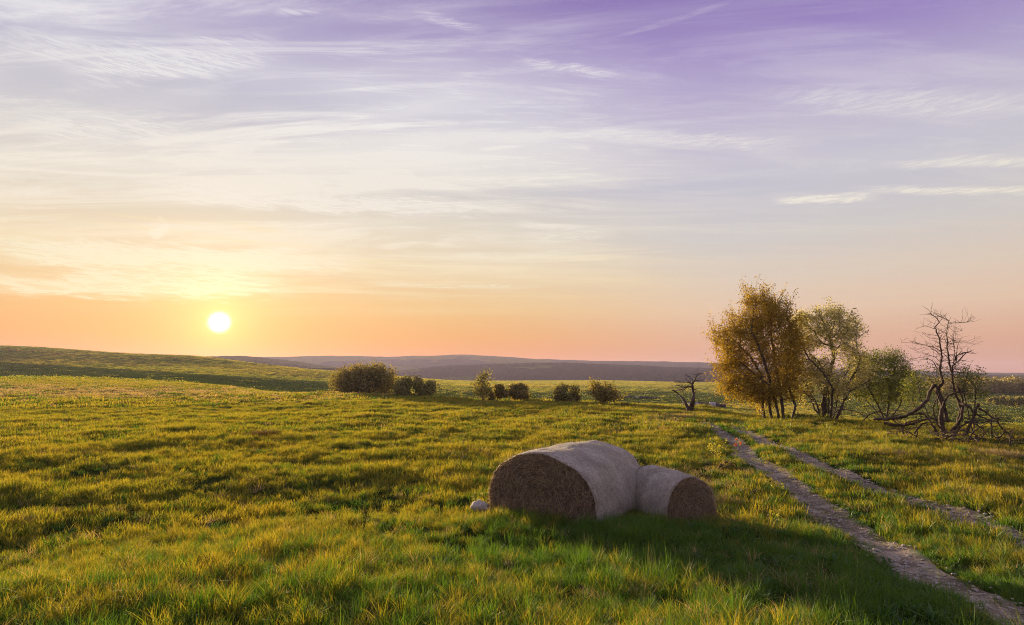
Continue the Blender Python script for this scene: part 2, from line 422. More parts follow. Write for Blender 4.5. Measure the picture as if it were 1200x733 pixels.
# ------------------------------------------------------------------ grass blades
def blades(n, R, h, w, lean=.35, seg=3, hv=.35, seed=0, flare=.25):
    g = np.random.default_rng(seed)
    r = R * np.sqrt(g.random(n)); a = g.random(n) * 2 * np.pi
    bx, by = r * np.cos(a), r * np.sin(a)
    hh = h * (1 + hv * g.normal(0, .6, n)).clip(.35, 1.7); ww = w * g.uniform(.7, 1.25, n)
    la = g.random(n) * 2 * np.pi; lm = lean * np.abs(g.normal(.6, .5, n))
    dx = np.cos(la) * lm + flare * bx / max(R, 1e-3) ; dy = np.sin(la) * lm + flare * by / max(R, 1e-3)
    fa = g.random(n) * np.pi; fx, fy = np.cos(fa), np.sin(fa)
    ts = np.linspace(0, 1, seg + 1)
    V, UV = [], []
    rnd = g.random(n)
    for k, t in enumerate(ts):
        x = bx + dx * hh * t ** 1.8; y = by + dy * hh * t ** 1.8
        z = hh * (t - .25 * np.hypot(dx, dy) * t ** 2.5) - .02
        wk = ww * (1 - t ** 2) * .5 + 1e-4
        if k < seg:
            V += [np.c_[x - fx * wk, y - fy * wk, z], np.c_[x + fx * wk, y + fy * wk, z]]; UV += [np.c_[rnd, np.full(n, t)]] * 2
        else:
            V += [np.c_[x, y, z]]; UV += [np.c_[rnd, np.full(n, t)]]
    V = np.vstack(V); UV = np.vstack(UV); idx = np.arange(n)
    Fc = []
    for k in range(seg):
        a0, b0 = idx + 2 * k * n, idx + (2 * k + 1) * n
        if k < seg - 1:
            a1, b1 = idx + (2 * k + 2) * n, idx + (2 * k + 3) * n
            Fc += [np.c_[a0, b0, b1], np.c_[a0, b1, a1]]
        else:
            Fc += [np.c_[a0, b0, idx + (2 * k + 2) * n]]
    return V, np.vstack(Fc), UV
def tuft(name, mat, **k):
    V, Fc, UV = blades(**k); return mesh_obj(name, V, Fc, mat, uv=UV, do_link=False, smooth=True)

def scatter(name, P, rz, scl, idx, variants, tilt=None):
    c = bpy.data.collections.new(name + '_kinds')
    for k, v in enumerate(variants): v.name = '%s_kind_%02d' % (name, k); c.objects.link(v)
    me = bpy.data.meshes.new(name); me.vertices.add(len(P)); me.vertices.foreach_set('co', np.asarray(P, np.float32).ravel())
    rot = np.zeros((len(P), 3), np.float32); rot[:, 2] = rz
    if tilt is not None: rot[:, :2] = tilt
    a = me.attributes.new('rot', 'FLOAT_VECTOR', 'POINT'); a.data.foreach_set('vector', rot.ravel())
    s = np.asarray(scl, np.float32)
    if s.ndim == 1: s = np.repeat(s[:, None], 3, 1)
    a = me.attributes.new('scl', 'FLOAT_VECTOR', 'POINT'); a.data.foreach_set('vector', s.ravel())
    a = me.attributes.new('pick', 'INT', 'POINT'); a.data.foreach_set('value', np.asarray(idx, np.int32))
    o = bpy.data.objects.new(name, me); link(o)
    ng = bpy.data.node_groups.new(name, 'GeometryNodeTree')
    ng.interface.new_socket('Geometry', in_out='INPUT', socket_type='NodeSocketGeometry'); ng.interface.new_socket('Geometry', in_out='OUTPUT', socket_type='NodeSocketGeometry')
    gi = ng.nodes.new('NodeGroupInput'); go = ng.nodes.new('NodeGroupOutput')
    ip = ng.nodes.new('GeometryNodeInstanceOnPoints'); ci = ng.nodes.new('GeometryNodeCollectionInfo')
    ci.inputs['Collection'].default_value = c; ci.inputs['Separate Children'].default_value = True; ci.inputs['Reset Children'].default_value = True
    def at(nm_, t):
        n = ng.nodes.new('GeometryNodeInputNamedAttribute'); n.data_type = t; n.inputs['Name'].default_value = nm_; return [q for q in n.outputs if q.enabled][0]
    ip.inputs['Pick Instance'].default_value = True
    L = ng.links
    L.new(gi.outputs[0], ip.inputs['Points']); L.new(ci.outputs[0], ip.inputs['Instance'])
    L.new(at('pick', 'INT'), ip.inputs['Instance Index']); L.new(at('rot', 'FLOAT_VECTOR'), ip.inputs['Rotation']); L.new(at('scl', 'FLOAT_VECTOR'), ip.inputs['Scale'])
    L.new(ip.outputs[0], go.inputs[0])
    md = o.modifiers.new('scatter', 'NODES'); md.node_group = ng
    return o

# ------------------------------------------------------------------ hay bales: placement first (grass keeps clear of them)
BALE1 = dict(c=(0.47, 10.08), a=math.radians(35), W=2.26, Hh=1.32, L=2.26)
BALE2 = dict(c=(3.04, 9.95), a=math.radians(-20), W=1.06, Hh=.97, L=1.3)
def in_bale(x, y, B, m=0.0):
    ax = np.array([math.sin(B['a']), math.cos(B['a'])]); rt = np.array([ax[1], -ax[0]])
    dx, dy = x - B['c'][0], y - B['c'][1]
    u = dx * ax[0] + dy * ax[1]; v = dx * rt[0] + dy * rt[1]
    return (u > -m) & (u < B['L'] + m) & (abs(v) < B['W'] / 2 * .9 + m)

def polar_pts(r0, r1, dens, azmax=52):
    A = math.radians(azmax); area = A * (r1 ** 2 - r0 ** 2); n = int(area * dens)
    r = np.sqrt(rng.uniform(r0 ** 2, r1 ** 2, n)); a = rng.uniform(-A, A, n)
    return np.sin(a) * r, np.cos(a) * r

def px_of(x, y, z=0.0):
    v = np.stack([x, y, np.zeros_like(x) + z - CAMZ]); fw = cT * v[1] + sT * v[2]; up = -sT * v[1] + cT * v[2]
    return CX + F * v[0] / fw, CY - F * up / fw

def shade_and_lush(x, y):
    """bale shade put into the grass colour, and the lush verge: greener, darker grass"""
    d1 = np.hypot((x - 1.6) / 2.6, (y - 8.2) / 2.2)  # shade in front of the bales, painted as darker green tufts
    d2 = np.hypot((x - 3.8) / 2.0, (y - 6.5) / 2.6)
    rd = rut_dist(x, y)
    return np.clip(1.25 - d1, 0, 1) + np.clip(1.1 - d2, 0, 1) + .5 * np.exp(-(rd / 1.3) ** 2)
def dryness(x, y):
    px, py = px_of(x, y, Hbase(x, y))
    band = np.exp(-((py - (459 + px * .012)) / 8.5) ** 2) * (px < 470) * np.clip(1.3 - px / 430, .0, 1)
    verge = np.exp(-(((px - 842) / 26) ** 2 + ((py - 575) / 26) ** 2)) * .45 + np.exp(-(((px - 790) / 30) ** 2 + ((py - 490) / 10) ** 2)) * .5
    foot = np.exp(-(((px - 930) / 110) ** 2 + ((py - 690) / 40) ** 2)) * .12
    return band * .95 * (.45 + .9 * fnoise(x, y * .5, 6, 88, 2)) + verge + foot

def crest_y(px): return np.interp(px, [-200, 0, 200, 380, 470, 560, 700, 830, 900, 1000, 1120, 1200], [195, 190, 160, 76, 68, 63, 57, 48, 40, 36.5, 33.5, 32.5])
def grass_layer(name, r0, r1, dens, mats, geom, label, hsc=1.0):
    x, y = polar_pts(r0, r1, dens); rd = rut_dist(x, y)
    keep = ~(in_bale(x, y, BALE1) | in_bale(x, y, BALE2))
    w = .06 + .36 * fnoise(x, y, .35, 44, 3)
    keep &= (rd > w) | ((rng.random(len(x)) < .13))
    clump = fnoise(x, y, 1.4, 12, 2)
    keep &= (rng.random(len(x)) < (.25 + 1.5 * clump ** 1.3)) | (r0 > 180)
    x, y, rd, clump = x[keep], y[keep], rd[keep], clump[keep]
    z = H(x, y, rd)
    lu = shade_and_lush(x, y); dr = dryness(x, y); u = rng.random(len(x))
    kind = np.zeros(len(x), int)
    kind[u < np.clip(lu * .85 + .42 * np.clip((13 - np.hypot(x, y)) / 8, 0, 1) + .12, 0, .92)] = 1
    kind[u > 1 - dr - .03] = 2
    if r1 > 30:      # beyond the brow the meadow gives way to sown plots
        px, py = px_of(x, y, z); t = px / 380; yb_ = y > crest_y(px) * 1.06 + 2
        wob = (fnoise(x, y, 60, 15, 2) - .5) * 5
        pl = np.where(px < 440, np.where((py > 424.5 + 24 * t + wob * .4) & (py < 449 + 18 * t), .97, np.where(py > 413 + 20 * t + wob * .3, .12, .5)),
             np.where(px < 960, np.where(py < 453 + wob * .5, .08, np.where(py < 461 + wob, .40, np.where(py < 471.5 + wob * .4 + (px > 700) * 2, .88, .30))),
                      np.where(py < 455, .35, .8)))
        kind = np.where(yb_, 3 + (rng.random(len(x)) < pl), kind)
    ngeo = len(geom)
    variants = []
    for k, mt in enumerate(mats):
        for q, g in enumerate(geom):
            gg = dict(g); 
            if k == 2: gg['n'] = int(gg['n'] * .7); gg['lean'] = gg.get('lean', .35) * 1.5
            variants.append(tuft('t', mt, seed=100 * k + q + int(r0 * 10), **gg))
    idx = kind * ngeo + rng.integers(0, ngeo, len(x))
    s = (.42 + .95 * clump + .35 * vnoise(x, y, .45, 66)) * rng.uniform(.8, 1.2, len(x)) * hsc
    edge = np.clip((rd - .15) / .5, .35, 1); s = s * np.where(rd < 1.0, edge, 1)
    s = s * (1 - .25 * dr) * (1 + .2 * np.clip(lu, 0, 1))
    if r0 > 180: s = np.full(len(x), .95)
    elif r1 > 30: s = np.where(yb_, .75, s)
    S = np.c_[s ** .5, s ** .5, s]
    tilt = rng.normal(0, .10, (len(x), 2))
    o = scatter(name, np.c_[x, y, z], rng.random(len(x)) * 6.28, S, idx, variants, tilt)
    tag(o, label, 'grass', kind='stuff'); print(name, len(x)); return o

M['field'] = leaf_mat('field_crop', [(0, (.17, .23, .035)), (.6, (.24, .27, .055)), (1, (.30, .28, .08))], trans=.55, patch=(.34, .30, .08), patch_scale=.02)
M['sown'] = leaf_mat('sown_crop', [(0, (.018, .045, .006)), (.6, (.03, .06, .007)), (1, (.05, .07, .01))], trans=.4)
gm = [M['grass'], M['lush_shade'], M['dry'], M['field'], M['sown']]
grass_layer('grass', 2.6, 11, 80, gm, [dict(n=64, R=.12, h=.135, w=.005, lean=.5, seg=4), dict(n=52, R=.14, h=.16, w=.0055, lean=.7, seg=4), dict(n=70, R=.12, h=.10, w=.005, lean=.7, seg=4), dict(n=44, R=.06, h=.20, w=.0055, lean=.9, seg=4), dict(n=60, R=.10, h=.13, w=.0045, lean=1.1, seg=4)],
            'long backlit green and gold grass near the hay bales', .88)
grass_layer('grass', 11, 26, 34, gm, [dict(n=60, R=.2, h=.13, w=.009, lean=.55, seg=3), dict(n=50, R=.22, h=.16, w=.010, lean=.75, seg=3), dict(n=60, R=.18, h=.10, w=.009, lean=.8, seg=3), dict(n=50, R=.10, h=.19, w=.009, lean=.9, seg=3)],
            'meadow grass around and behind the bales')
grass_layer('grass', 26, 60, 11, gm, [dict(n=60, R=.36, h=.13, w=.022, lean=.6, seg=2), dict(n=60, R=.38, h=.17, w=.024, lean=.7, seg=2), dict(n=50, R=.2, h=.2, w=.022, lean=.9, seg=2)],
            'meadow grass towards the brow of the field')
grass_layer('grass', 60, 190, 1.6, gm, [dict(n=70, R=.9, h=.2, w=.07, lean=.5, seg=2), dict(n=70, R=1.0, h=.25, w=.08, lean=.5, seg=2)],
            'far meadow grass beyond the brow')
grass_layer('grass', 180, 760, .13, gm, [dict(n=80, R=3.6, h=.20, w=.22, lean=.5, seg=2), dict(n=80, R=3.9, h=.22, w=.24, lean=.5, seg=2)],
            'crops and pasture on the far valley fields')

# broad-leaved weeds
def rosette(seed, n=9, L=.13, w=.017):
    g = np.random.default_rng(seed); V, Fc, UV = [], [], []
    for k in range(n):
        a = g.random() * 6.28; ln = L * g.uniform(.6, 1.2); el = g.uniform(.5, 1.35); c, s = math.cos(a), math.sin(a); ww = w * g.uniform(.7, 1.2); rr = g.random(); o = g.normal(0, .03, 2)
        b = len(V)
        for i, t in enumerate((0, .35, .7, 1)):
            wd = ww * (.25, 1, .8, .02)[i]; d = math.cos(el) * ln * t * (1 + .5 * t); z = math.sin(el) * ln * t * (1 - .3 * t * t)
            V += [(o[0] + c * d - s * wd, o[1] + s * d + c * wd, z), (o[0] + c * d, o[1] + s * d, z - wd * .35), (o[0] + c * d + s * wd, o[1] + s * d - c * wd, z)]; UV += [(rr, t)] * 3
        for i in range(3):
            for q in range(2): p = b + 3 * i + q; Fc.append((p, p + 1, p + 4, p + 3))
    return V, Fc, UV
vs = []
for k in range(5):
    V, Fc, UV = rosette(k, n=7 + k, L=.12 + .02 * k); vs.append(mesh_obj('w', V, np.array(Fc), M['weed'], uv=UV, do_link=False, smooth=True))
x, y = polar_pts(3.5, 15, 15); rd = rut_dist(x, y)
w_ = np.exp(-((rd - .9) / .9) ** 2) * .5 * (y < 13) * (x > 2.3) + .035 + np.exp(-(((x - 3.6) / 1.3) ** 2 + ((y - 7.5) / 2.2) ** 2)) * .8
k_ = (rng.random(len(x)) < w_) & (rd > .25) & ~in_bale(x, y, BALE1, .1) & ~in_bale(x, y, BALE2, .1)
x, y, rd = x[k_], y[k_], rd[k_]
o = scatter('weeds', np.c_[x, y, H(x, y, rd) + .03], rng.random(len(x)) * 6.28, rng.uniform(.35, .95, len(x)), rng.integers(0, 5, len(x)), vs)
tag(o, 'broad leaved green weeds growing in the grass beside the track', 'weeds', kind='stuff')
# small white and yellow flower heads and fallen pale leaves
class Tubes:
    def __init__(s): s.V = []; s.F = []
    def add(s, pts, rad, n=6, cap=True):
        pts = np.asarray(pts, float)
        if len(pts) < 2: return
        t = np.gradient(pts, axis=0); t /= np.linalg.norm(t, axis=1)[:, None] + 1e-9
        u = np.cross(t[0], [0.3, .2, 1]); u /= np.linalg.norm(u) + 1e-9
        b = len(s.V)
        for i in range(len(pts)):
            u = u - t[i] * np.dot(u, t[i]); u /= np.linalg.norm(u) + 1e-9; v = np.cross(t[i], u)
            for k in range(n):
                a = 2 * math.pi * k / n; s.V.append(pts[i] + (u * math.cos(a) + v * math.sin(a)) * rad[i])
            if i:
                for k in range(n):
                    k2 = (k + 1) % n; s.F.append((b + (i - 1) * n + k, b + (i - 1) * n + k2, b + i * n + k2, b + i * n + k))
        if cap: s.F.append(tuple(b + (len(pts) - 1) * n + k for k in range(n)))
    def build(s, name, mat, parent): return mesh_obj(name, np.array(s.V), [tuple(int(q) for q in f) for f in s.F], mat, parent, smooth=True)

# ------------------------------------------------------------------ bales
def wrap_mat(w, ln):
    m, nt, nn, ll = nm('net_wrap')
    uv = N(nt, 'ShaderNodeUVMap'); tc = N(nt, 'ShaderNodeTexCoord'); P = tc.outputs['Object']
    s = N(nt, 'ShaderNodeSeparateXYZ'); ll.new(uv.outputs[0], s.inputs[0])
    def stripes(v, f, dist=0):
        return math_(nt, 'ABSOLUTE', math_(nt, 'SINE', math_(nt, 'ADD', math_(nt, 'MULTIPLY', v, f), math_(nt, 'MULTIPLY', noise(nt, P, 12, 3), dist))))
    a = stripes(s.outputs[0], 420, 6); b = stripes(s.outputs[1], 130, 9)
    d = stripes(math_(nt, 'ADD', s.outputs[0], math_(nt, 'MULTIPLY', s.outputs[1], .35)), 300, 3)
    net = math_(nt, 'MULTIPLY', math_(nt, 'ADD', a, b), .5)
    big = noise(nt, P, 2.2, 6, .65); fine = noise(nt, P, 17, 9, .88)
    mp = N(nt, 'ShaderNodeMapping'); ll.new(uv.outputs[0], mp.inputs[0]); mp.inputs['Scale'].default_value = (9, 42, 1)
    stre = noise(nt, mp.outputs[0], 3, 5, .7)
    under = ramp(nt, fine, [(.35, (.10, .075, .05)), (.65, (.38, .30, .225))])
    over = ramp(nt, big, [(.36, (.36, .31, .25)), (.62, (.76, .69, .59))])
    fac = math_(nt, 'ADD', math_(nt, 'MULTIPLY', maprange(nt, net, .2, .7), .45), math_(nt, 'MULTIPLY', maprange(nt, stre, .38, .62), .75), clamp=True)
    fac = math_(nt, 'MULTIPLY', fac, maprange(nt, fine, .36, .60, .35, 1))
    col = mixc(nt, fac, under, over)
    p = N(nt, 'ShaderNodeBsdfPrincipled'); ll.new(col, p.inputs['Base Color']); p.inputs['Roughness'].default_value = .7; p.inputs['Sheen Weight'].default_value = .35; p.inputs['Sheen Tint'].default_value = (1, .9, .8, 1)
    h = math_(nt, 'ADD', math_(nt, 'ADD', math_(nt, 'MULTIPLY', net, .15), fine), math_(nt, 'ADD', math_(nt, 'MULTIPLY', stre, .8), math_(nt, 'MULTIPLY', noise(nt, P, 3.5, 3, .5, 1.0), 2.2)))
    bu = N(nt, 'ShaderNodeBump'); bu.inputs['Strength'].default_value = .9; bu.inputs['Distance'].default_value = .045; ll.new(h, bu.inputs['Height'])
    ll.new(bu.outputs[0], p.inputs['Normal']); out = N(nt, 'ShaderNodeOutputMaterial'); ll.new(p.outputs[0], out.inputs[0]); return m
M['wrap'] = wrap_mat(1, 1)
def hay_mat():
    m, nt, nn, ll = nm('hay')
    tc = N(nt, 'ShaderNodeTexCoord'); P = tc.outputs['Object']
    f = noise(nt, P, 45, 6, .8, 1.5); g = noise(nt, P, 4, 4, .6)
    col = ramp(nt, f, [(.3, (.045, .03, .018)), (.5, (.15, .10, .062)), (.7, (.34, .25, .16))])
    col = mixc(nt, maprange(nt, g, .4, .65, 0, .5), col, (.05, .034, .024))
    p = N(nt, 'ShaderNodeBsdfPrincipled'); ll.new(col, p.inputs['Base Color']); p.inputs['Roughness'].default_value = .9
    bu = N(nt, 'ShaderNodeBump'); bu.inputs['Strength'].default_value = 1; bu.inputs['Distance'].default_value = .05; ll.new(f, bu.inputs['Height']); ll.new(bu.outputs[0], p.inputs['Normal'])
    out = N(nt, 'ShaderNodeOutputMaterial'); ll.new(p.outputs[0], out.inputs[0]); return m
M['hay'] = hay_mat()
M['straw'] = leaf_mat('straw', [(0, (.10, .065, .038)), (.5, (.26, .18, .11)), (.85, (.46, .34, .22)), (1, (.65, .52, .38))], trans=.25, spec=.6)

M['fibre'] = leaf_mat('pale_fibre', [(0, (.22, .17, .13)), (.5, (.42, .36, .31)), (1, (.7, .62, .55))], trans=.3)
def bale(B, label, seed):
    W, Hh, L = B['W'], B['Hh'], B['L']; g = np.random.default_rng(seed)
    cx, cy = B['c']; ax = np.array([math.sin(B['a']), math.cos(B['a'])]); mid = np.array([cx, cy]) + ax * L / 2
    z0 = float(np.mean(H(mid[0] + np.linspace(-.8, .8, 9), mid[1] + np.zeros(9)))) - .15
    root = empty('hay_bale', (cx, cy, z0), label, 'hay bale', 'round hay bales lying in the meadow')
    root.rotation_euler = (0, 0, -B['a'])      # local +Y = axis going away, +X = right
    nA, nL = 160, 60
    th = np.linspace(0, 2 * np.pi, nA, endpoint=False)
    # sagged outline: a circle settled on a flat foot, widest low down
    def outline(s=1.0):
        ct, st = np.cos(th), np.sin(th)      # st=-1 bottom
        x = ct * W / 2 * (1 + .02 * np.sin(2 * th + seed)); yy = (st + 1) / 2
        z = np.where(st > 0, .30 + .70 * np.abs(st) ** .9, .30 - .30 * np.minimum(1, np.abs(st) * 1.3) ** .8)
        return x, z * Hh
    ox, oz = outline()
    V, UV = [], []
    prof = []
    for i in range(nL + 1):
        t = i / nL; e = min(t, 1 - t)
        rnd = 1 - .045 * math.exp(-e * L / .045) + .012 * math.sin(3.14 * t) 
        prof.append(rnd)
        n = (fnoise(np.cos(th) * 3 + 10, np.sin(th) * 3 + t * 4, .9, seed, 4) - .5) * .085
        ridge = 0
        k = rnd + n + ridge
        cz = Hh * .34
        V.append(np.c_[ox * k, np.full(nA, t * L), cz + (oz - cz) * k]); UV.append(np.c_[th / 6.283, np.full(nA, t)])
    V = np.vstack(V); UV = np.vstack(UV)
    i = np.arange(nL)[:, None] * nA; j = np.arange(nA)[None]; j2 = (j + 1) % nA
    Fq = np.stack([i + j, i + j2, i + nA + j2, i + nA + j], -1).reshape(-1, 4)
    body = mesh_obj('net_wrap', V, Fq, M['wrap'], root, smooth=True, uv=UV)
    tag(body, 'pale grey net wrap round the bale')
    # frayed fibres standing off the wrap
    fv, ff, fu = [], [], []
    def strand(p, d, ln, w, up, r):
        b = len(fv); d = d / np.linalg.norm(d); s = np.cross(d, up); s = s / (np.linalg.norm(s) + 1e-6) * w; cur = g.normal(0, .25, 3)
        for q in range(4):
            t = q / 3; c = p + d * ln * t + cur * ln * t * t * .6; wq = s * (1 - t * .6)
            fv.append(c - wq); fv.append(c + wq); fu.append((r, t)); fu.append((r, t))
            if q: ff.append((b + 2 * q - 2, b + 2 * q - 1, b + 2 * q + 1, b + 2 * q))
    nr = V.reshape(nL + 1, nA, 3)
    for _ in range(9000 if W > 1.5 else 4000):
        a = g.integers(0, nA); t = g.integers(0, nL + 1); p = nr[t, a]
        out = np.array([p[0] / W, 0, (p[2] - Hh * .42) / Hh]); out /= np.linalg.norm(out) + 1e-6
        d = out * g.uniform(.1, .6) + g.normal(0, .6, 3); strand(p - out * .004, d, g.uniform(.02, .09), g.uniform(.0008, .002), out, g.random())
    fib = mesh_obj('loose_fibre', np.array(fv), np.array(ff), M['fibre'], body, uv=fu)
    for q_, yy in ((0, -.004), (nL, L + .004)):
        ring = nr[q_].copy(); ring[:, 1] = yy; ring = ring * np.array([1.004, 1, 1.004]) + g.normal(0, .004, ring.shape); ring = np.vstack([ring, ring[:1]])
        te = Tubes(); te.add(ring, np.full(len(ring), .011) * (1 + g.normal(0, .25, len(ring))), 5, False); te.build('net_edge', M['fibre'], body)
    # ends
    for end in (0, 1):
        y0 = .0 if end == 0 else L; sgn = -1 if end == 0 else 1
        rings = 34; VV, FF = [], []
        ring0 = nr[0 if end == 0 else nL].copy(); ring0[:, 1] = y0
        c = np.array([0, y0, Hh * .45])
        for r in range(rings + 1):
            k = 1 - r / rings
            P = c + (ring0 - c) * k
            spiral = np.sin(r / rings * 40 + th) * .012
            n = (fnoise(P[:, 0] + 5, P[:, 2] + seed, .14, seed + 3 + end, 3) - .5) * .07
            P[:, 1] = y0 + sgn * (.035 * (1 - k ** 6) + (n + spiral) * min(1, (1 - k) * 6) - .006)
            VV.append(P)
        VV = np.vstack(VV); i = np.arange(rings)[:, None] * nA
        FF = np.stack([i + j, i + j2, i + nA + j2, i + nA + j], -1).reshape(-1, 4)
        if end == 1: FF = FF[:, ::-1].copy()
        hay = mesh_obj('hay_end', VV, FF, M['hay'], root, smooth=True)
        fv, ff, fu = [], [], []
        ns = (7000 if W > 1.5 else 4200) if end == 0 else 900
        for _ in range(ns):
            a = g.integers(0, nA); r = math.sqrt(g.random()); p = c + (ring0[a] - c) * r * .99
            rad = ring0[a] - c; tang = np.cross(rad, [0, 1, 0]); tang /= np.linalg.norm(tang) + 1e-6
            p[1] = y0 + sgn * (.03 + g.random() * .045 * (1.02 - r ** 4))
            d = tang * g.choice((-1, 1)) * 1.0 + g.normal(0, .38, 3) * np.array([1, .35, 1]) + np.array([0, sgn * .12, 0])
            if g.random() < .35: d = g.normal(0, 1, 3) * np.array([1, .5, 1]) + np.array([0, sgn * .4, -.5])
            strand(p, d, g.uniform(.05, .17), g.uniform(.0012, .0026), np.array([0, 1., 0]), g.random())
        mesh_obj('straw', np.array(fv), np.array(ff), M['straw'], hay, uv=fu)
    return root
bale(BALE1, 'larger sagging round hay bale in grey net wrap, broad brown end towards the camera', 3)
bale(BALE2, 'smaller round hay bale tucked against the right side of the larger one', 5)

# ------------------------------------------------------------------ trees
def colonize(init, attr, step, infl, kill, iters, g, up=0.0, wig=.3):
    pos = []; par = []
    for pl in init:
        pl = np.asarray(pl, float); prev = -1
        if pos and pl is not init[0]:
            pass
        s = np.r_[0, np.cumsum(np.linalg.norm(np.diff(pl, axis=0), axis=1))]; q = np.linspace(0, s[-1], max(2, int(s[-1] / step) + 1))
        P = np.c_[[np.interp(q, s, pl[:, k]) for k in range(3)]].T
        P[1:-1] += g.normal(0, step * .09, P[1:-1].shape)
        # join to nearest existing node if it starts on one
        if pos:
            d = np.linalg.norm(np.array(pos) - P[0], axis=1); k = int(d.argmin())
            if d[k] < step * .8: prev = k; P = P[1:]
        for p in P: pos.append(p); par.append(prev); prev = len(pos) - 1
    pos = list(pos); attr = attr.copy()
    for it in range(iters):
        if len(attr) == 0: break
        A = np.array(pos); best = np.full(len(attr), 1e9); bi = np.zeros(len(attr), int)
        d = np.sqrt(((attr[:, None] - A[None]) ** 2).sum(2)); bi = d.argmin(1); best = d[np.arange(len(attr)), bi]
        act = best < infl; new = []
        for k in np.unique(bi[act]):
            v = attr[act & (bi == k)] - A[k]; v /= np.linalg.norm(v, axis=1)[:, None]; v = v.sum(0) + np.array([0, 0, up]) + g.normal(0, wig, 3) * len(v) ** .5
            v /= np.linalg.norm(v) + 1e-9; new.append((A[k] + v * step, int(k)))
        if not new: break
        for p, k in new: pos.append(p); par.append(k)
        B = np.array([p for p, _ in new]); d = np.sqrt(((attr[:, None] - B[None]) ** 2).sum(2)).min(1); attr = attr[d > kill]
    return np.array(pos), np.array(par)
def skeleton_tubes(T, pos, par, tip=.006, ex=2.3, rmax=None, n_big=8):
    n = len(pos); ch = [[] for _ in range(n)]
    for i, p in enumerate(par):
        if p >= 0: ch[p].append(i)
    acc = np.zeros(n)
    for i in range(n - 1, -1, -1):       # children always have larger index
        if not ch[i]: acc[i] = tip ** ex
        else: acc[i] = sum(acc[c] for c in ch[i]) + (tip * .25) ** ex
    rad = acc ** (1 / ex)
    if rmax: 
        k = rad.max(); rad = np.where(rad > tip * 2, tip * 2 + (rad - tip * 2) * min(1, (rmax - tip * 2) / (k - tip * 2)), rad)
    for i in range(n):
        if par[i] < 0: starts = [i]
        else: starts = []
        main = max(ch[i], key=lambda c: rad[c]) if ch[i] else None
        seg = [(i, None)] if par[i] < 0 else []
        for c in ch[i]:
            if c != main or par[i] < 0 and False: seg.append((c, i))
        for (s0, p0) in seg:
            path = [p0] if p0 is not None else []; rr = [min(rad[p0], rad[s0] * 1.25)] if p0 is not None else []
            k = s0
            while k is not None:
                path.append(k); rr.append(rad[k]); k = max(ch[k], key=lambda c: rad[c]) if ch[k] else None
            rr[-1] *= .5
            mx = max(rr); T.add(pos[path], rr, n_big if mx > .05 else (5 if mx > .02 else 3))
    return rad, ch

def leaf_cloud(C, size, g, flat=.0, asp=.55, dirs=None):
    """one small folded leaf (two triangles-quad) per centre"""
    n = len(C); d = g.normal(0, 1, (n, 3)) if dirs is None else dirs + g.normal(0, .6, (n, 3)); d /= np.linalg.norm(d, axis=1)[:, None]
    u = np.cross(d, g.normal(0, 1, (n, 3))); u /= np.linalg.norm(u, axis=1)[:, None] + 1e-9
    s = (size * g.uniform(.6, 1.35, n))[:, None]
    V = np.stack([C, C + d * s * .5 + u * s * asp * .5, C + d * s, C + d * s * .5 - u * s * asp * .5], 1).reshape(-1, 3)
    Fq = np.arange(4 * n).reshape(n, 4); r = np.repeat(g.random(n), 4)
    return V, Fq, np.c_[r, np.tile([0, .5, 1, .5], n)]

def ell_pts(lobes, n, g, k, base, depth=1.0, shell=.0):
    """random points in ellipsoid lobes given in picture units (x, y, rx, ry) -> metres about the base; k = metres per unit"""
    w = np.array([l[2] * l[3] for l in lobes], float); w /= w.sum(); out = []
    for l, c in zip(lobes, (w * n).astype(int)):
        v = g.normal(0, 1, (c, 3)); v /= np.linalg.norm(v, axis=1)[:, None]; r = g.uniform(shell, 1, c) ** (1 / 3 if shell == 0 else 1)
        v *= r[:, None]; rd = l[4] if len(l) > 4 else l[2] * depth; dy = l[5] if len(l) > 5 else 0
        out.append(np.c_[(l[0] - base[0] + v[:, 0] * l[2]) * k, (dy + v[:, 1] * rd) * k, (base[1] - l[1] - v[:, 2] * -l[3]) * k])
    return np.vstack(out)

def capped(px, py):
    p = ground_hit(px, py); cap = 35 if px > 850 else (50 if px > 770 else 88)
    return p * cap / p[1] if p[1] > cap else p
def place(px, py, label, name, cat, group=None):
    p = capped(px, py); z = Hs(p[0], p[1]); k = math.hypot(p[0], p[1]) / math.hypot((px - CX) / F, 1) / F
    az = math.atan2(p[0], p[1])
    root = empty(name, (p[0], p[1], z), label, cat, group); root.rotation_euler = (0, 0, -az)
    kx = p[1] / F
    return root, kx, p

def crop(pts, ox, oy, s, base, kx, g, dep=.5):
    """traced limb: picture units -> local metres, with a smooth wander in depth"""
    P = np.array(pts, float)[:, :2]; P = np.c_[ox + P[:, 0] / s, oy + P[:, 1] / s]
    n = len(P); w = np.cumsum(g.normal(0, dep / max(1, n - 1) ** .5, n)); w -= w[0]
    if len(pts[0]) > 2: w = w + pts[0][2]
    return np.c_[(P[:, 0] - base[0]) * kx, w, (base[1] - P[:, 1]) * kx]

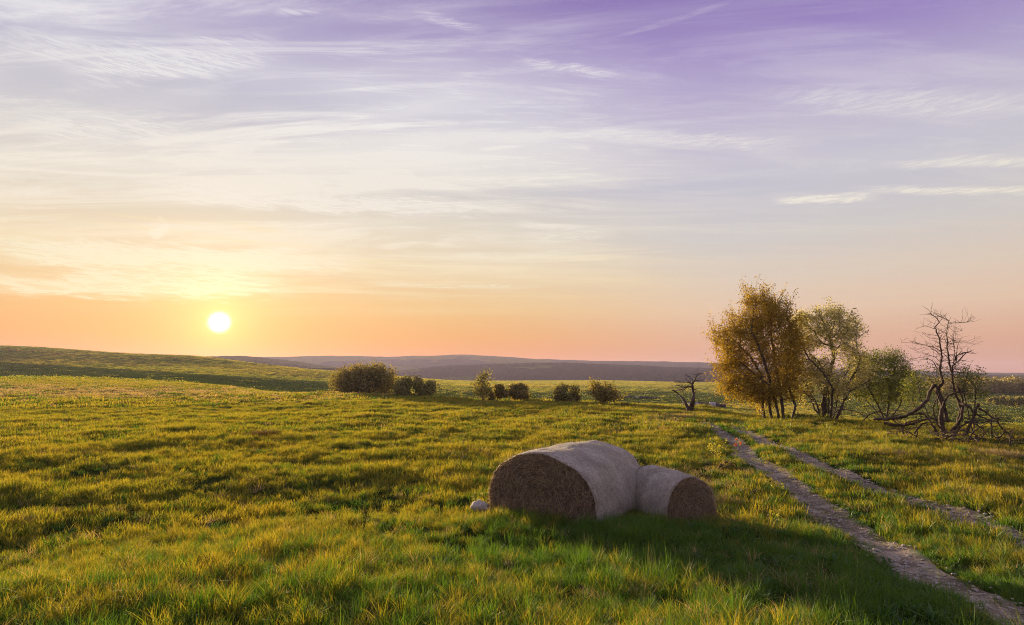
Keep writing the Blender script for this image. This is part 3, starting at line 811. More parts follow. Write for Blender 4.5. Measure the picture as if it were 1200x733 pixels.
def grown_tree(px, py, label, name, trunks, lobes, mat, leaf_n, leaf, natt, g, shoots=0, tip=.007, rmax=.16, spread=.11, up=0., barkm='bark', group=None, per=None, leaf_min=0, stepf=1, shoot_len=.9, tangle=0):
    root, kx, p = place(px, py, label, name, 'tree', group)
    base = (px, py)
    att = ell_pts(lobes, natt, g, kx, base)
    att = att[att[:, 2] > .5]
    st = .14 * stepf
    pos, par = colonize(trunks(kx, base), att, st, 1.8 * stepf, .20 * stepf, 90, g, up)
    T = Tubes(); rad, ch = skeleton_tubes(T, pos, par, tip, rmax=rmax)
    # twigs
    ends = np.array([i for i in range(len(pos)) if rad[i] < tip * 2.6 and par[i] >= 0])
    LC, LD = [], []
    cen = np.mean(att, axis=0)
    for i in ends:
        d0 = pos[i] - pos[par[i]]; d0 /= np.linalg.norm(d0)
        for _ in range(1 if g.random() < .7 else 2):
            d = d0 + g.normal(0, .5, 3); d /= np.linalg.norm(d); L = g.uniform(.15, .45)
            q = [pos[i], pos[i] + d * L * .5 + g.normal(0, .02, 3), pos[i] + d * L + np.array([0, 0, .04])]; T.add(q, [.004, .003, .0015], 3, False)
            for t in np.linspace(.1, 1, 5): LC.append(pos[i] + d * L * t); LD.append(d)
    for _ in range(shoots):            # long whips standing out of the crown
        i = ends[g.integers(0, len(ends))]
        o = pos[i] - cen; o /= np.linalg.norm(o) + 1e-6
        if np.linalg.norm((pos[i] - cen) / (att.std(0) + 1e-6)) < 1.3: continue
        d = o * .8 + np.array([0, 0, .55]) + g.normal(0, .25, 3); d /= np.linalg.norm(d); L = shoot_len * g.uniform(.4, 1.2)
        q = [pos[i] + d * L * t + np.array([0, 0, .15 * t * t * L]) + g.normal(0, .012, 3) for t in np.linspace(0, 1, 6)]
        T.add(q, np.linspace(.007, .002, 6), 3, False)
        for t in np.linspace(.05, 1, 16):
            LC.append(q[0] + (q[-1] - q[0]) * t); LD.append(d)
    low = [i for i in range(len(pos)) if rad[i] > tip * 1.5 and par[i] >= 0 and pos[i][2] < att[:, 2].max() * .62]
    for _ in range(tangle):           # dead side twigs low on the stems
        i = low[g.integers(0, len(low))]; v = g.normal(0, .8, 3); v[2] = v[2] * .6 + .1; v /= np.linalg.norm(v); L = g.uniform(.3, 1.1); W = [pos[i]]
        for t in range(5): v = v + g.normal(0, .3, 3); v /= np.linalg.norm(v); W.append(W[-1] + v * L / 5)
        W = [q_ if q_[2] > .03 else np.array([q_[0], q_[1], .03]) for q_ in W]; T.add(W, np.linspace(min(.016, rad[i] * .6), .003, 6), 4, False)
    T.build('trunk', M[barkm], root)
    LC = np.array(LC); LD = np.array(LD)
    sel = g.integers(0, len(LC), leaf_n); C = LC[sel] + g.normal(0, spread, (leaf_n, 3))
    C = C[C[:, 2] > leaf_min]; V, Fq, UV = leaf_cloud(C, leaf, g, dirs=LD[sel][:len(C)])
    mesh_obj('crown', V, Fq, mat, root, uv=UV)
    return root, kx, pos

g = np.random.default_rng(11)
R4 = (830, 330, 4.074); R3 = (1000, 350, 3.86)
def tr4(lists, dep=.5):
    return lambda kx, base: [crop(l, *R4, base, kx, g, dep) for l in lists]
def tr3(lists, dep=.5):
    return lambda kx, base: [crop(l, *R3, base, kx, g, dep) for l in lists]

grown_tree(897, 489, 'golden orange leaved tree, leftmost and tallest of the roadside clump', 'golden_tree',
    tr4([[(270,650),(262,580),(270,500),(262,430),(220,350),(160,280)], [(350,640),(345,560),(335,460),(325,350),(316,250)], [(385,640),(402,580),(380,500),(370,400),(398,300)],
         [(300,648),(290,560),(300,460),(270,340),(230,230)], [(330,640),(320,560),(290,480),(200,400),(120,330)]]),
    [(880,400,27,33),(906,378,26,28),(868,428,20,20),(912,425,22,32),(862,452,14,12),(900,456,26,12),(920,450,14,16),(893,352,16,12),(855,398,10,14),(925,400,14,30),(885,445,24,14)], M['gold'], 62000, .10, 2300, g, shoots=700, tip=.010, tangle=120, shoot_len=1.15, rmax=.11)
grown_tree(971, 495, 'pale cream and green tree with many dark stems, between the golden and green trees', 'blossoming_tree',
    tr4([[(540,665),(530,600),(500,540),(470,460),(420,440)], [(560,668),(555,600),(570,520),(590,450),(612,380),(606,310)], [(585,670),(590,600),(600,520),(560,440),(515,390)],
         [(600,670),(630,600),(670,530),(740,490),(775,445)], [(575,668),(580,560),(575,460),(550,400)], [(592,668),(620,560),(650,470),(680,410)], [(550,668),(520,620),(505,560),(440,520),(400,500)],
         [(570,668),(565,580),(540,480),(520,420)], [(608,670),(640,590),(650,520),(700,440),(720,380)]]),
    [(958,392,24,22),(985,386,22,20),(942,412,16,22),(992,410,18,14),(958,432,22,12),(950,378,14,12),(1000,395,12,12),(975,372,16,10),(936,438,15,16),(972,400,16,14),(1004,440,14,12),(968,440,18,14),(1002,426,15,15),(945,462,16,12),(985,455,22,13),(965,450,20,12)], M['pale'], 36000, .095, 1900, g, tip=.011, tangle=420, shoots=60, rmax=.13, shoot_len=.5)
grown_tree(1036, 494, 'small round green tree leaning right of the pale tree', 'green_tree',
    tr3([[(140,556),(110,500),(60,440),(20,400)], [(142,556),(160,480),(170,400),(200,300)], [(145,556),(120,480),(90,400),(60,330),(80,270)], [(138,556),(90,520),(40,440),(0,420),(-30,380)], [(148,556),(200,480),(230,400),(250,350)]]),
    [(1038,432,30,22),(1020,432,16,20),(1058,446,15,16),(1040,458,32,14),(1015,450,14,16)], M['green'], 21000, .09, 1500, g, tip=.010, tangle=160, shoots=60, rmax=.07, shoot_len=.5)

# dead trees traced limb by limb
def limb_tree(px, py, label, name, cat, limbs, og, dep=.35, twig=0, mat='dead', group=None, tw_len=.5, fine=.35):
    root, kx, p = place(px, py, label, name, cat, group)
    T = Tubes(); pts_all = []
    for (r0, r1, l) in limbs:
        P = crop(l, *og, (px, py), kx, g, dep)
        s = np.r_[0, np.cumsum(np.linalg.norm(np.diff(P, axis=0), axis=1))]; q = np.linspace(0, s[-1], max(4, int(s[-1] / .09)))
        Q = pchip(s, P, q); Q[1:-1] += g.normal(0, min(.011, r0 * .25), Q[1:-1].shape)
        rr = (r1 + (r0 - r1) * (1 - np.linspace(0, 1, len(Q))) ** 1.7) * .80 * (1 + g.normal(0, .10, len(Q)))
        T.add(Q, rr, 8 if r0 > .04 else 5)
        for i in range(3, len(Q)):
            pts_all.append((Q[i], (Q[i] - Q[i-1]) / (np.linalg.norm(Q[i] - Q[i-1]) + 1e-9), rr[i]))
    for _ in range(twig):
        q, d, r = pts_all[g.integers(0, len(pts_all))]
        if r > .05 and g.random() < .7: continue
        v = d * .3 + g.normal(0, .7, 3); v[2] = abs(v[2]) * .6 + .05; v /= np.linalg.norm(v); L = tw_len * g.uniform(.3, 1.2)
        W = [q]; 
        for t in range(5): v = v + g.normal(0, .22, 3); v /= np.linalg.norm(v); W.append(W[-1] + v * L / 5)
        r0 = min(r * .6, .012); T.add(W, np.linspace(r0, .0025, 6), 4, False)
        if g.random() < .6:
            m = W[2]; v2 = v + g.normal(0, .7, 3); v2 /= np.linalg.norm(v2); T.add([m, m + v2 * L * .25, m + v2 * L * .45 + np.array([0, 0, .03])], [r0 * .6, r0 * .4, .002], 3, False)
    T.build('trunk' if 'tree' in name else 'limb', M[mat], root)
    return root, kx, p
limb_tree(1121, 516, 'bare dead tree with twisted broken stems, rightmost tree in the picture', 'dead_tree', 'tree', [
    (.13,.02,[(430,645),(418,560),(425,490),(415,430),(435,380),(430,330),(440,260),(435,190),(425,140),(440,110),(410,72)]),
    (.12,.03,[(450,645),(480,560),(490,500),(475,430),(470,370),(480,300),(490,270),(525,255)]),
    (.06,.015,[(472,375),(465,300),(462,220),(465,150),(475,110),(440,85)]),
    (.022,.008,[(472,120),(520,122),(557,110)]), (.02,.007,[(435,260),(380,215),(335,205),(290,200)]), (.02,.006,[(440,250),(400,225),(350,240)]),
    (.03,.007,[(432,350),(390,280),(350,275),(305,300)]), (.018,.006,[(435,190),(400,185),(375,160)]), (.016,.006,[(425,145),(385,130),(350,145)]),
    (.022,.007,[(485,290),(490,160),(520,155)]), (.02,.006,[(466,215),(515,205),(560,218)]), (.03,.02,[(490,300),(515,270),(528,255)]),
    (.02,.006,[(436,300),(410,270),(370,255),(340,240)]), (.02,.006,[(466,290),(440,250),(410,240)]), (.018,.006,[(466,170),(440,150),(420,120)]), (.02,.006,[(488,290),(500,220),(520,180)]),
    (.09,.07,[(405,398),(385,430),(370,470),(320,520),(270,550),(160,565)]), (.08,.08,[(440,560),(430,480),(405,400)]),
    (.10,.05,[(480,662),(510,590),(540,520),(555,480)]), (.07,.03,[(490,480),(520,490),(535,530),(530,580)]), (.08,.03,[(410,640),(385,580),(345,530),(260,548)]),
    (.09,.04,[(450,610),(490,540),(500,470),(485,400)]), (.06,.025,[(425,500),(455,440),(490,430),(520,440)]), (.05,.02,[(430,610),(400,560),(395,500),(420,440)]),
    (.05,.02,[(555,500),(600,540),(640,600),(700,650),(765,655)]), (.045,.018,[(540,520),(590,560),(592,630),(640,630),(700,622)]),
    (.04,.012,[(500,560),(560,560),(620,545),(665,555)]), (.05,.02,[(470,600),(520,560),(560,590),(580,640)])], R3, .35, 620, tw_len=.55)
limb_tree(1063, 512, 'grey fallen trunk propped on its branches, left of the dead tree', 'fallen_log', 'log', [
    (.09,.05,[(160,560),(210,568),(260,560),(330,535),(400,545)]), (.06,.03,[(235,635),(228,590),(240,560),(290,540)]), (.035,.012,[(170,628),(205,600),(250,575),(300,560)]), (.03,.01,[(190,632),(230,590),(262,600)]),
    (.05,.03,[(270,600),(300,560),(350,545),(380,600)]), (.04,.02,[(230,565),(190,540),(150,545)])], R3, .3, 60, tw_len=.4)
limb_tree(1020, 499, 'arched fallen limb between the green tree and the grey log', 'fallen_log', 'log', [
    (.05,.03,[(45,572),(75,535),(110,520),(150,545),(185,572)]), (.045,.03,[(-70,540),(-30,515),(20,520),(60,545),(80,560)]), (.03,.015,[(110,520),(140,490),(120,470)]), (.03,.01,[(150,548),(190,530),(215,545)])], R3, .3, 40, tw_len=.4)
limb_tree(1172, 518, 'tangle of thin dead branches on the grass right of the dead tree', 'fallen_branch', 'branch', [
    (.03,.01,[(560,680),(620,650),(680,640),(770,645)]), (.03,.01,[(620,660),(690,650),(740,660)]), (.025,.008,[(640,630),(700,660),(772,640)]), (.02,.008,[(660,655),(690,600),(740,640)])], R3, .5, 90, tw_len=.6)
limb_tree(983, 497, 'pale dead stick leaning down from the pale tree stems', 'fallen_branch', 'branch', [(.03,.02,[(575,575),(600,610),(630,650),(665,690)]), (.025,.012,[(540,500),(565,560),(600,640)])], R4, .2, 6, tw_len=.3)
# brushwood heap at the foot of the dead tree
root, kx, p = place(1122, 520, 'heap of dark crooked brushwood lying round the foot of the dead tree', 'brushwood_heap', 'brushwood')
T = Tubes()
for k in range(60):
    q = np.array([g.normal(0, .85), g.normal(0, .5), g.uniform(.03, .25)]); a = g.random() * 6.28; v = np.array([math.cos(a), math.sin(a) * .6, g.uniform(-.05, .45)]); L = g.uniform(.5, 1.9); W = [q]
    for t in range(7): v = v + g.normal(0, .2, 3) - np.array([0, 0, .05]); v /= np.linalg.norm(v); q = q + v * L / 7; q[2] = max(q[2], .02); W.append(q.copy())
    r0 = g.uniform(.010, .034); T.add(W, np.linspace(r0, .004, 8), 5)
    for _ in range(3): i = g.integers(2, 7); v2 = g.normal(0, 1, 3); v2[2] = abs(v2[2]) * .7; v2 /= np.linalg.norm(v2); l2 = g.uniform(.15, .5); T.add([W[i], W[i] + v2 * l2 * .5 + g.normal(0, .02, 3), W[i] + v2 * l2], [r0 * .4, .005, .002], 3, False)
T.build('limbs', M['dead'], root)
# bare small tree at the bend: crop scale 5 from (640,430)
limb_tree(808, 484, 'small bare forked tree standing alone at the bend of the track', 'bare_tree', 'tree', [
    (0.272,0.112,[(840,268),(852,230),(862,200),(865,160),(860,110)]), (0.204,0.064,[(840,265),(825,225),(805,190),(775,160),(750,138)]), (0.102,0.032,[(860,112),(872,85),(885,58),(910,38)]),
    (0.085,0.024,[(862,105),(840,92),(800,95),(765,92)]), (0.085,0.024,[(860,120),(830,120),(790,140),(770,130)]), (0.051,0.019,[(870,90),(850,68),(820,52)]), (0.051,0.016,[(875,85),(900,82),(928,88)]),
    (0.051,0.016,[(840,110),(810,120),(780,112),(762,118)]), (0.051,0.016,[(862,130),(880,140),(872,165)]), (0.051,0.016,[(835,118),(815,135),(800,150)])], (640, 430, 5.0), .6, 150, mat='bark', tw_len=.9)
limb_tree(242, 464, 'short dark crooked stub standing in the pale grass below the sun', 'dead_stub', 'stub', [(.10,.05,[(975,282),(966,270),(978,260)]), (.07,.03,[(966,270),(960,264)])], (0, 395, 4.0), .2, 0, mat='bark')
limb_tree(192, 463, 'thin leaning twig in the pale grass left of the dark stub', 'dead_twig', 'twig', [(.05,.02,[(778,270),(768,258),(756,245)]), (.03,.01,[(775,266),(750,262),(738,268)])], (0, 395, 4.0), .2, 4, mat='bark', tw_len=.5)

# ------------------------------------------------------------------ bushes
def bush(px, py, w, h, label, name='bush', mat='bush', n=9000, leaf=.2, lobes=26, group=None, y=None, stems=9, cat='bush', skirt=.12):
    p = capped(px, py) if y is None else np.array([ray(px, py)[0] / ray(px, py)[1] * y, y])
    z = Hs(p[0], p[1]); kx = p[1] / F
    root = empty(name, (p[0], p[1], z), label, cat, group); root.rotation_euler = (0, 0, -math.atan2(p[0], p[1]))
    W, Ht = w * kx / 2, h * kx
    C = []; T = Tubes()
    for k in range(lobes):
        a = g.random() * 6.28; r = math.sqrt(g.random()) * .75; e = math.sqrt(max(0, 1 - r * r))
        c = np.array([math.cos(a) * r * W, math.sin(a) * r * W * .7, Ht * g.uniform(.12, .26 + .52 * e)]); s = g.uniform(.18, .3) * min(W, Ht)
        v = g.normal(0, 1, (n // lobes, 3)); v /= np.linalg.norm(v, axis=1)[:, None]; v *= g.uniform(.45, 1.08, (len(v), 1)) * s
        v *= 1 + .25 * np.sin(v[:, [0]] * 9 / s + k)
        C.append(c + v)
        if k < stems:
            b = np.array([g.normal(0, .06) * W, g.normal(0, .06) * W, -.1]); m = (b + c) / 2 + g.normal(0, .05 * W, 3); T.add([b, m, c, c + (c - m) * .25], [.03 * Ht / 2, .02 * Ht / 2, .012, .004], 5)
    C = np.vstack(C); C = C[C[:, 2] > skirt * Ht * .2]
    T.build('stems', M['bark'], root)
    V, Fq, UV = leaf_cloud(C, leaf, g, asp=.7); mesh_obj('foliage', V, Fq, M[mat], root, uv=UV)
    return root
GB = 'bushes beyond the brow of the meadow'
bush(428, 464, 90, 46, 'largest broad rounded bush on the brow, in front of the far hills', 'bush', 'bush', 30000, .24, 75, GB)
bush(484, 466, 62, 27, 'low spreading bush joined to the right of the largest bush', 'bush', 'bush2', 9000, .22, 26, GB)
bush(580, 470.5, 36, 24, 'left bush of the middle pair beside the slender sapling', 'bush', 'bush', 6000, .18, 18, GB)
bush(608, 471, 36, 25, 'right bush of the middle pair', 'bush', 'bush', 6000, .18, 18, GB)
bush(661, 473, 44, 24, 'wide olive bush left of the small round tree', 'bush', 'bush2', 7000, .18, 20, GB)
bush(1180, 480, 46, 12, 'pale olive bush in the valley field at far right', 'bush', 'bush2', 4000, .5, 18, GB, y=205)
bush(795, 497, 20, 9, 'tiny dark brown bush on the bank left of the track bend', 'small_bush', 'bush', 1500, .05, 10)
bush(945, 495, 60, 9, 'low leafy ground bush at the foot of the golden tree', 'small_bush', 'green', 4000, .06, 22, stems=4)
bush(733, 477, 14, 5, 'small low bush right of the small round tree', 'small_bush', 'bush2', 900, .14, 8)
bush(854, 480, 18, 6, 'small bush on the field edge behind the track bend', 'small_bush', 'bush2', 900, .16, 8, y=62)
# saplings and the small round tree
def small_tree(px, py, h, lobes, label, name, mat, n, leaf, rmax=.1):
    def trunks(kx, base): return [np.array([[0, 0, -.1], [.05, .05, h * kx * .25], [-.1, .0, h * kx * .5], [.05, .05, h * kx * .7]]), np.array([[0.05, 0, -.1], [.35, .05, h * kx * .3], [.7, .3, h * kx * .55]])]
    return grown_tree(px, py, label, name, trunks, lobes, M[mat], n, leaf, 350, g, shoots=30, rmax=rmax, tip=.012, stepf=1.6, spread=.22, shoot_len=.8)
small_tree(565, 471, 31, [(565,450,6,9),(567,444,4,5),(563,458,7,6)], 'slender upright sapling rising left of the middle bushes', 'sapling', 'bush2', 1700, .2)
small_tree(706, 475, 22, [(706,461,13,6),(700,458,7,6),(713,464,9,5)], 'small round headed tree standing apart on the brow', 'small_tree', 'bush', 3600, .2)
# leafy suckers behind the dead tree
def tr_s(l): return lambda kx, base: [crop(q, *R3, base, kx, g, .4) for q in l]
grown_tree(1094, 510, 'young yellow green shoots left behind the dead tree', 'young_shrub', tr_s([[(365,610),(350,540),(330,470),(320,400)], [(368,610),(385,520),(390,430)], [(362,610),(310,520),(290,450)]]),
    [(1085,455,15,16),(1097,440,11,9),(1078,466,9,12)], M['green'], 3000, .07, 300, g, shoots=14, rmax=.03, shoot_len=.4)
grown_tree(1140, 512, 'young leafy shoots right behind the dead tree', 'young_shrub', tr_s([[(540,610),(530,500),(520,420),(540,350)], [(542,610),(560,480),(565,400)]]),
    [(1142,452,12,15),(1138,438,10,8),(1148,462,8,8)], M['green'], 2000, .07, 260, g, shoots=12, rmax=.03, shoot_len=.4)
# distant hedgerow bushes along the skyline of the left field
GL = 'tiny far bushes in line across the left hillside'
for i, (px, py, w, h) in enumerate([(12,412,6,2.2),(21,412.3,6,2.4),(38,413.2,6,2.2),(51,414,6,2.8),(66,415.5,8,2.4),(84,416.8,10,2.4),(106,418.3,6,2),(122,419.6,5,1.6),(140,420.8,8,1.8),(155,421.5,8,1.6),(172,422.5,6,1.6)]):
    d = np.array(ground_hit(px, py)); Y = min(d[1], 480)
    b = bush(px, py, w, h, 'tiny dark bush in the line across the left hillside, under the skyline', 'far_bush', 'bush', 260, .6, 6, GL, y=Y, stems=2)
# wood in the valley on the right
def forest_strip(name, x0, x1, Y0, Y1, n, h, label, mat='bush'):
    C, T = [], Tubes()
    for _ in range(n):
        Y = g.uniform(Y0, Y1); px = g.uniform(x0, x1); X = (px - CX) / F * Y; z = Hs(X, Y); hh = h * g.uniform(.6, 1.15)
        v = g.normal(0, 1, (90, 3)); v /= np.linalg.norm(v, axis=1)[:, None]
        C.append(np.array([X, Y, z + hh * .6]) + v * np.array([hh * .4, hh * .4, hh * .45]) * g.uniform(.6, 1.1, (90, 1)))
    V, Fq, UV = leaf_cloud(np.vstack(C), 1.3, g, asp=.8); o = mesh_obj(name, V, Fq, M[mat], uv=UV); tag(o, label, 'forest', kind='stuff')
forest_strip('woodland', 1085, 1330, 330, 430, 420, 7.5, 'dark belt of trees across the valley on the right')

# row of stones / stored bales on the mid field
def heap(x0, x1, py, Y, n, label, size, light, name):
    root = None
    V, Fc = [], []
    import itertools
    for k in range(n):
        px = x0 + (x1 - x0) * (k + .5) / n; X = (px - CX) / F * Y + g.normal(0, .15); yy = Y + g.normal(0, .4); z = Hs(X, yy)
        s = size * g.uniform(.7, 1.15); V, Fc = [], []
        nA = 14; L = s * 1.0; a = g.normal(0, .4)
        for i, t in enumerate((-.5, -.42, 0, .42, .5)):
            r = s / 2 * (1, 1.05, 1.08, 1.05, 1)[i] if 0 < i < 4 else s / 2 * .9
            for q in range(nA):
                b = 2 * math.pi * q / nA; V.append((t * L * math.cos(a) - math.cos(b) * r * math.sin(a), t * L * math.sin(a) + math.cos(b) * r * math.cos(a), s * .42 + math.sin(b) * r))
        for i in range(4):
            for q in range(nA): Fc.append((i * nA + q, i * nA + (q + 1) % nA, (i + 1) * nA + (q + 1) % nA, (i + 1) * nA + q))
        Fc.append(tuple(range(nA))[::-1]); Fc.append(tuple(range(4 * nA, 5 * nA)))
        o = mesh_obj(name, np.array(V), Fc, M['farbale_l'] if g.random() < light else M['farbale'], smooth=True); o.location = (X, yy, z)
        tag(o, label, 'hay bale', 'far row of dark round bales'  if 'right' in label else 'farther row of low bales')
M['farbale'] = bark_mat('weathered_bale', (.045, .035, .04), (.11, .085, .08), 3)
M['farbale_l'] = bark_mat('wrapped_bale', (.3, .27, .28), (.5, .46, .47), 3)
heap(800, 845, 470, 140, 15, 'one of the dark round bales stored in a row right of the bare forked tree', 1.25, .2, 'stored_bale')
heap(724, 771, 468, 190, 16, 'one of the low dark bales in the farther row left of the bare forked tree', .95, .05, 'stored_bale')

# mast on the far right skyline
p = np.array([(1198 - CX) / F * 1300, 1300.0])
t = empty('mast', (p[0], p[1], 0), 'thin lattice mast on the skyline at the far right edge', 'mast')
T = Tubes()
zb, zt = -4.0, CAMZ + tan_el(1198, 425) * math.hypot(*p)
for sx, sy in ((-1, -1), (1, -1), (0, 1)): T.add([(sx * 1.6, sy * 1.6, zb), (sx * .5, sy * .5, zt)], [.35, .25], 5)
for k in range(14):
    a = k / 14; b = (k + 1) / 14; w0 = 1.6 + (.5 - 1.6) * a; w1 = 1.6 + (.5 - 1.6) * b; s_ = 1 if k % 2 else -1
    T.add([(s_ * w0, -w0, zb + (zt - zb) * a), (-s_ * w1, -w1, zb + (zt - zb) * b)], [.15, .15], 4)
T.build('lattice', M['bark'], t)

# ------------------------------------------------------------------ small plants and stone
def stone(px, py, w, h, label):
    p = ground_hit(px, py); kx = p[1] / F; z = Hs(*p)
    nA, nB = 28, 16; V, Fc = [], []
    for i in range(nB + 1):
        ph = math.pi * i / nB
        for j in range(nA):
            a = 2 * math.pi * j / nA; d = np.array([math.sin(ph) * math.cos(a), math.sin(ph) * math.sin(a), math.cos(ph)])
            k = 1 + .9 * (float(fnoise(d[0] * 2 + 9, d[1] * 2 + d[2] * 3, 1.1, 5, 3)) - .5)
            V.append(d * k * np.array([w * kx / 2, w * kx / 2.4, h * kx * .62]))
    for i in range(nB):
        for j in range(nA): Fc.append((i * nA + j, (i + 1) * nA + j, (i + 1) * nA + (j + 1) % nA, i * nA + (j + 1) % nA))
    o = mesh_obj('stone', np.array(V), np.array(Fc), M['stone'], smooth=True); o.location = (p[0], p[1], z + h * kx * .35 + .08); tag(o, label, 'stone'); return o
stone(563, 606, 21, 10, 'pale rounded stone in the grass at the left foot of the larger bale')

def herb(px, py, h, label, name, stemn, leafm, topm, leaf=.035, spread=.25, toponly=False, nl=26, cat='plant', group=None, topleaf=18):
    root, kx, p = place(px, py, label, name, cat, group); T = Tubes(); LC, heads = [], []
    for s in range(stemn):
        a = g.random() * 6.28; l = g.uniform(.5, 1) * h * kx; d = np.array([math.cos(a) * spread * g.random(), math.sin(a) * spread * g.random(), 1]); d /= np.linalg.norm(d)
        Q = [np.array([0, 0, -.02]) + d * l * t + np.array([math.cos(a), math.sin(a), 0]) * .15 * l * t * t for t in np.linspace(0, 1, 5)]
        T.add(Q, np.linspace(.004, .002, 5), 4, False)
        for _ in range(nl): t = g.uniform(.15, .95); LC.append(Q[0] + (Q[-1] - Q[0]) * t + g.normal(0, .025, 3))
        heads.append(Q[-1] + g.normal(0, .010, (topleaf, 3)))
    T.build('stem', M['bark'], root)
    V, Fq, UV = leaf_cloud(np.array(LC), leaf, g); mesh_obj('leaves', V, Fq, M[leafm], root, uv=UV)
    if topm:
        for c in heads: V, Fq, UV = leaf_cloud(c, leaf, g); mesh_obj('flower_head', V, Fq, M[topm], root, uv=UV)
    return root
herb(840, 540, 36, 'yellow leaved young shrub beside the left rut behind the smaller bale', 'wild_shrub', 7, 'yellow', 'yellow', .04, .7)
herb(862, 543, 30, 'low shrub with orange red leaves nearest the left rut', 'wild_shrub', 3, 'green', 'red', .045, .5, topleaf=26)
bush(852, 551, 26, 11, 'low dark brown bush under the red leaved shrub', 'small_bush', 'bush', 1800, .035, 10)
herb(912, 583, 22, 'yellow flowering spurge right of the left rut verge', 'spurge', 5, 'weed', 'yellow', .03, .6)
herb(910, 622, 24, 'bright yellow flowering plant in the weeds between bale and track', 'spurge', 4, 'weed', 'yellow', .035, .4)
herb(558, 598, 20, 'small wispy weed standing beside the pale stone', 'weed_plant', 4, 'weed', 'pale', .025, .4)
# mounds: mole hills and dead tussocks
def mound(px, py, w, h, label, mat, name='tussock'):
    p = ground_hit(px, py); kx = p[1] / F; z = Hs(*p)
    W = w * kx / 2; Ht = h * kx
    n = 900; a = g.random(n) * 6.28; r = np.sqrt(g.random(n)); T = []
    V, Fc, UV = blades(n, W, Ht, max(.006, kx * .35), lean=.9, seg=3, seed=int(px), flare=.9)
    o = mesh_obj(name, V, Fc, mat, uv=UV); o.location = (p[0], p[1], z - .01); tag(o, label, 'tussock'); return o
brown = leaf_mat('brown_tussock', [(0, (.10, .06, .03)), (.6, (.17, .11, .05)), (1, (.22, .16, .07))], trans=.3)
M['brown'] = brown
mound(310, 513, 30, 8, 'brown withered tussock in the left meadow below the sun', brown)
mound(80, 537, 60, 9, 'wide dark tussock near the left edge of the meadow', brown)
mound(1040, 536, 34, 8, 'withered tussock on the verge below the fallen log', M['dry'])
mound(1172, 536, 34, 9, 'withered tussock below the tangle of dead branches', M['dry'])
mound(850, 590, 24, 10, 'straw coloured tussock right of the smaller bale', M['dry'])

# ------------------------------------------------------------------ haze
def haze():
    D = 4150; z0, z1 = -32.0, 96.0
    V = [(x, y, z) for z in (z0, z1) for x, y in ((-D, -D), (D, -D), (D, D), (-D, D))]
    Fc = [(3, 2, 1, 0), (4, 5, 6, 7), (0, 1, 5, 4), (1, 2, 6, 5), (2, 3, 7, 6), (3, 0, 4, 7)]
    m, nt, nn, ll = nm('haze'); v = N(nt, 'ShaderNodeVolumePrincipled'); v.inputs['Color'].default_value = (.56, .50, .68, 1)
    v.inputs['Density'].default_value = .00015; v.inputs['Anisotropy'].default_value = .25
    out = N(nt, 'ShaderNodeOutputMaterial'); ll.new(v.outputs[0], out.inputs['Volume'])
    o = mesh_obj('haze', V, Fc, m); tag(o, 'thin warm evening haze over the fields and hills', 'haze', kind='stuff')
haze()

# ------------------------------------------------------------------ sky, sun
sd = ray(257, 378); sd = sd / np.linalg.norm(sd)
S_AZ = math.atan2(sd[0], sd[1]); S_EL = math.asin(sd[2]); print('sun az el', math.degrees(S_AZ), math.degrees(S_EL))
w = bpy.data.worlds.new('World'); sc.world = w; w.use_nodes = True; nt = w.node_tree; nt.nodes.clear(); ll = nt.links
tc = N(nt, 'ShaderNodeTexCoord'); D = tc.outputs['Generated']
nv = N(nt, 'ShaderNodeVectorMath', operation='NORMALIZE'); ll.new(D, nv.inputs[0]); D = nv.outputs[0]
sx = N(nt, 'ShaderNodeSeparateXYZ'); ll.new(D, sx.inputs[0])
el = math_(nt, 'DIVIDE', math_(nt, 'ARCSINE', sx.outputs[2]), math.radians(90))      # 0..1 over 0..90 deg
dt = N(nt, 'ShaderNodeVectorMath', operation='DOT_PRODUCT'); ll.new(D, dt.inputs[0]); dt.inputs[1].default_value = tuple(sd)
ang = math_(nt, 'MULTIPLY', math_(nt, 'ARCCOSINE', math_(nt, 'MINIMUM', dt.outputs['Value'], 0.999999)), 180 / math.pi)
sh = N(nt, 'ShaderNodeVectorMath', operation='DOT_PRODUCT'); ll.new(D, sh.inputs[0]); hn = np.array([sd[0], sd[1], 0]); hn /= np.linalg.norm(hn); sh.inputs[1].default_value = tuple(hn)
def s2l(c): return tuple(((v / 255 + .055) / 1.055) ** 2.4 if v / 255 > .04045 else v / 255 / 12.92 for v in c)
d = 1 / 90
sunside = ramp(nt, el, [(0, s2l((226,112,68))), (1.6*d, s2l((236,134,68))), (3.6*d, s2l((244,166,82))), (6.5*d, s2l((246,196,124))), (10.5*d, s2l((243,219,180))), (15*d, s2l((234,224,205))), (20*d, s2l((216,214,217))), (25*d, s2l((192,191,212))), (31*d, s2l((170,161,206))), (36*d, s2l((142,126,186))), (60*d, s2l((182,184,196)))])
away = ramp(nt, el, [(0, s2l((216,150,128))), (3*d, s2l((232,177,147))), (6*d, s2l((240,206,178))), (9*d, s2l((233,214,196))), (13*d, s2l((220,215,213))), (18*d, s2l((208,206,221))), (24*d, s2l((190,179,216))), (29*d, s2l((163,141,206))), (36*d, s2l((138,112,188))), (60*d, s2l((176,180,194)))])
col = mixc(nt, maprange(nt, sh.outputs['Value'], .62, .97, 0, 1), away, sunside)
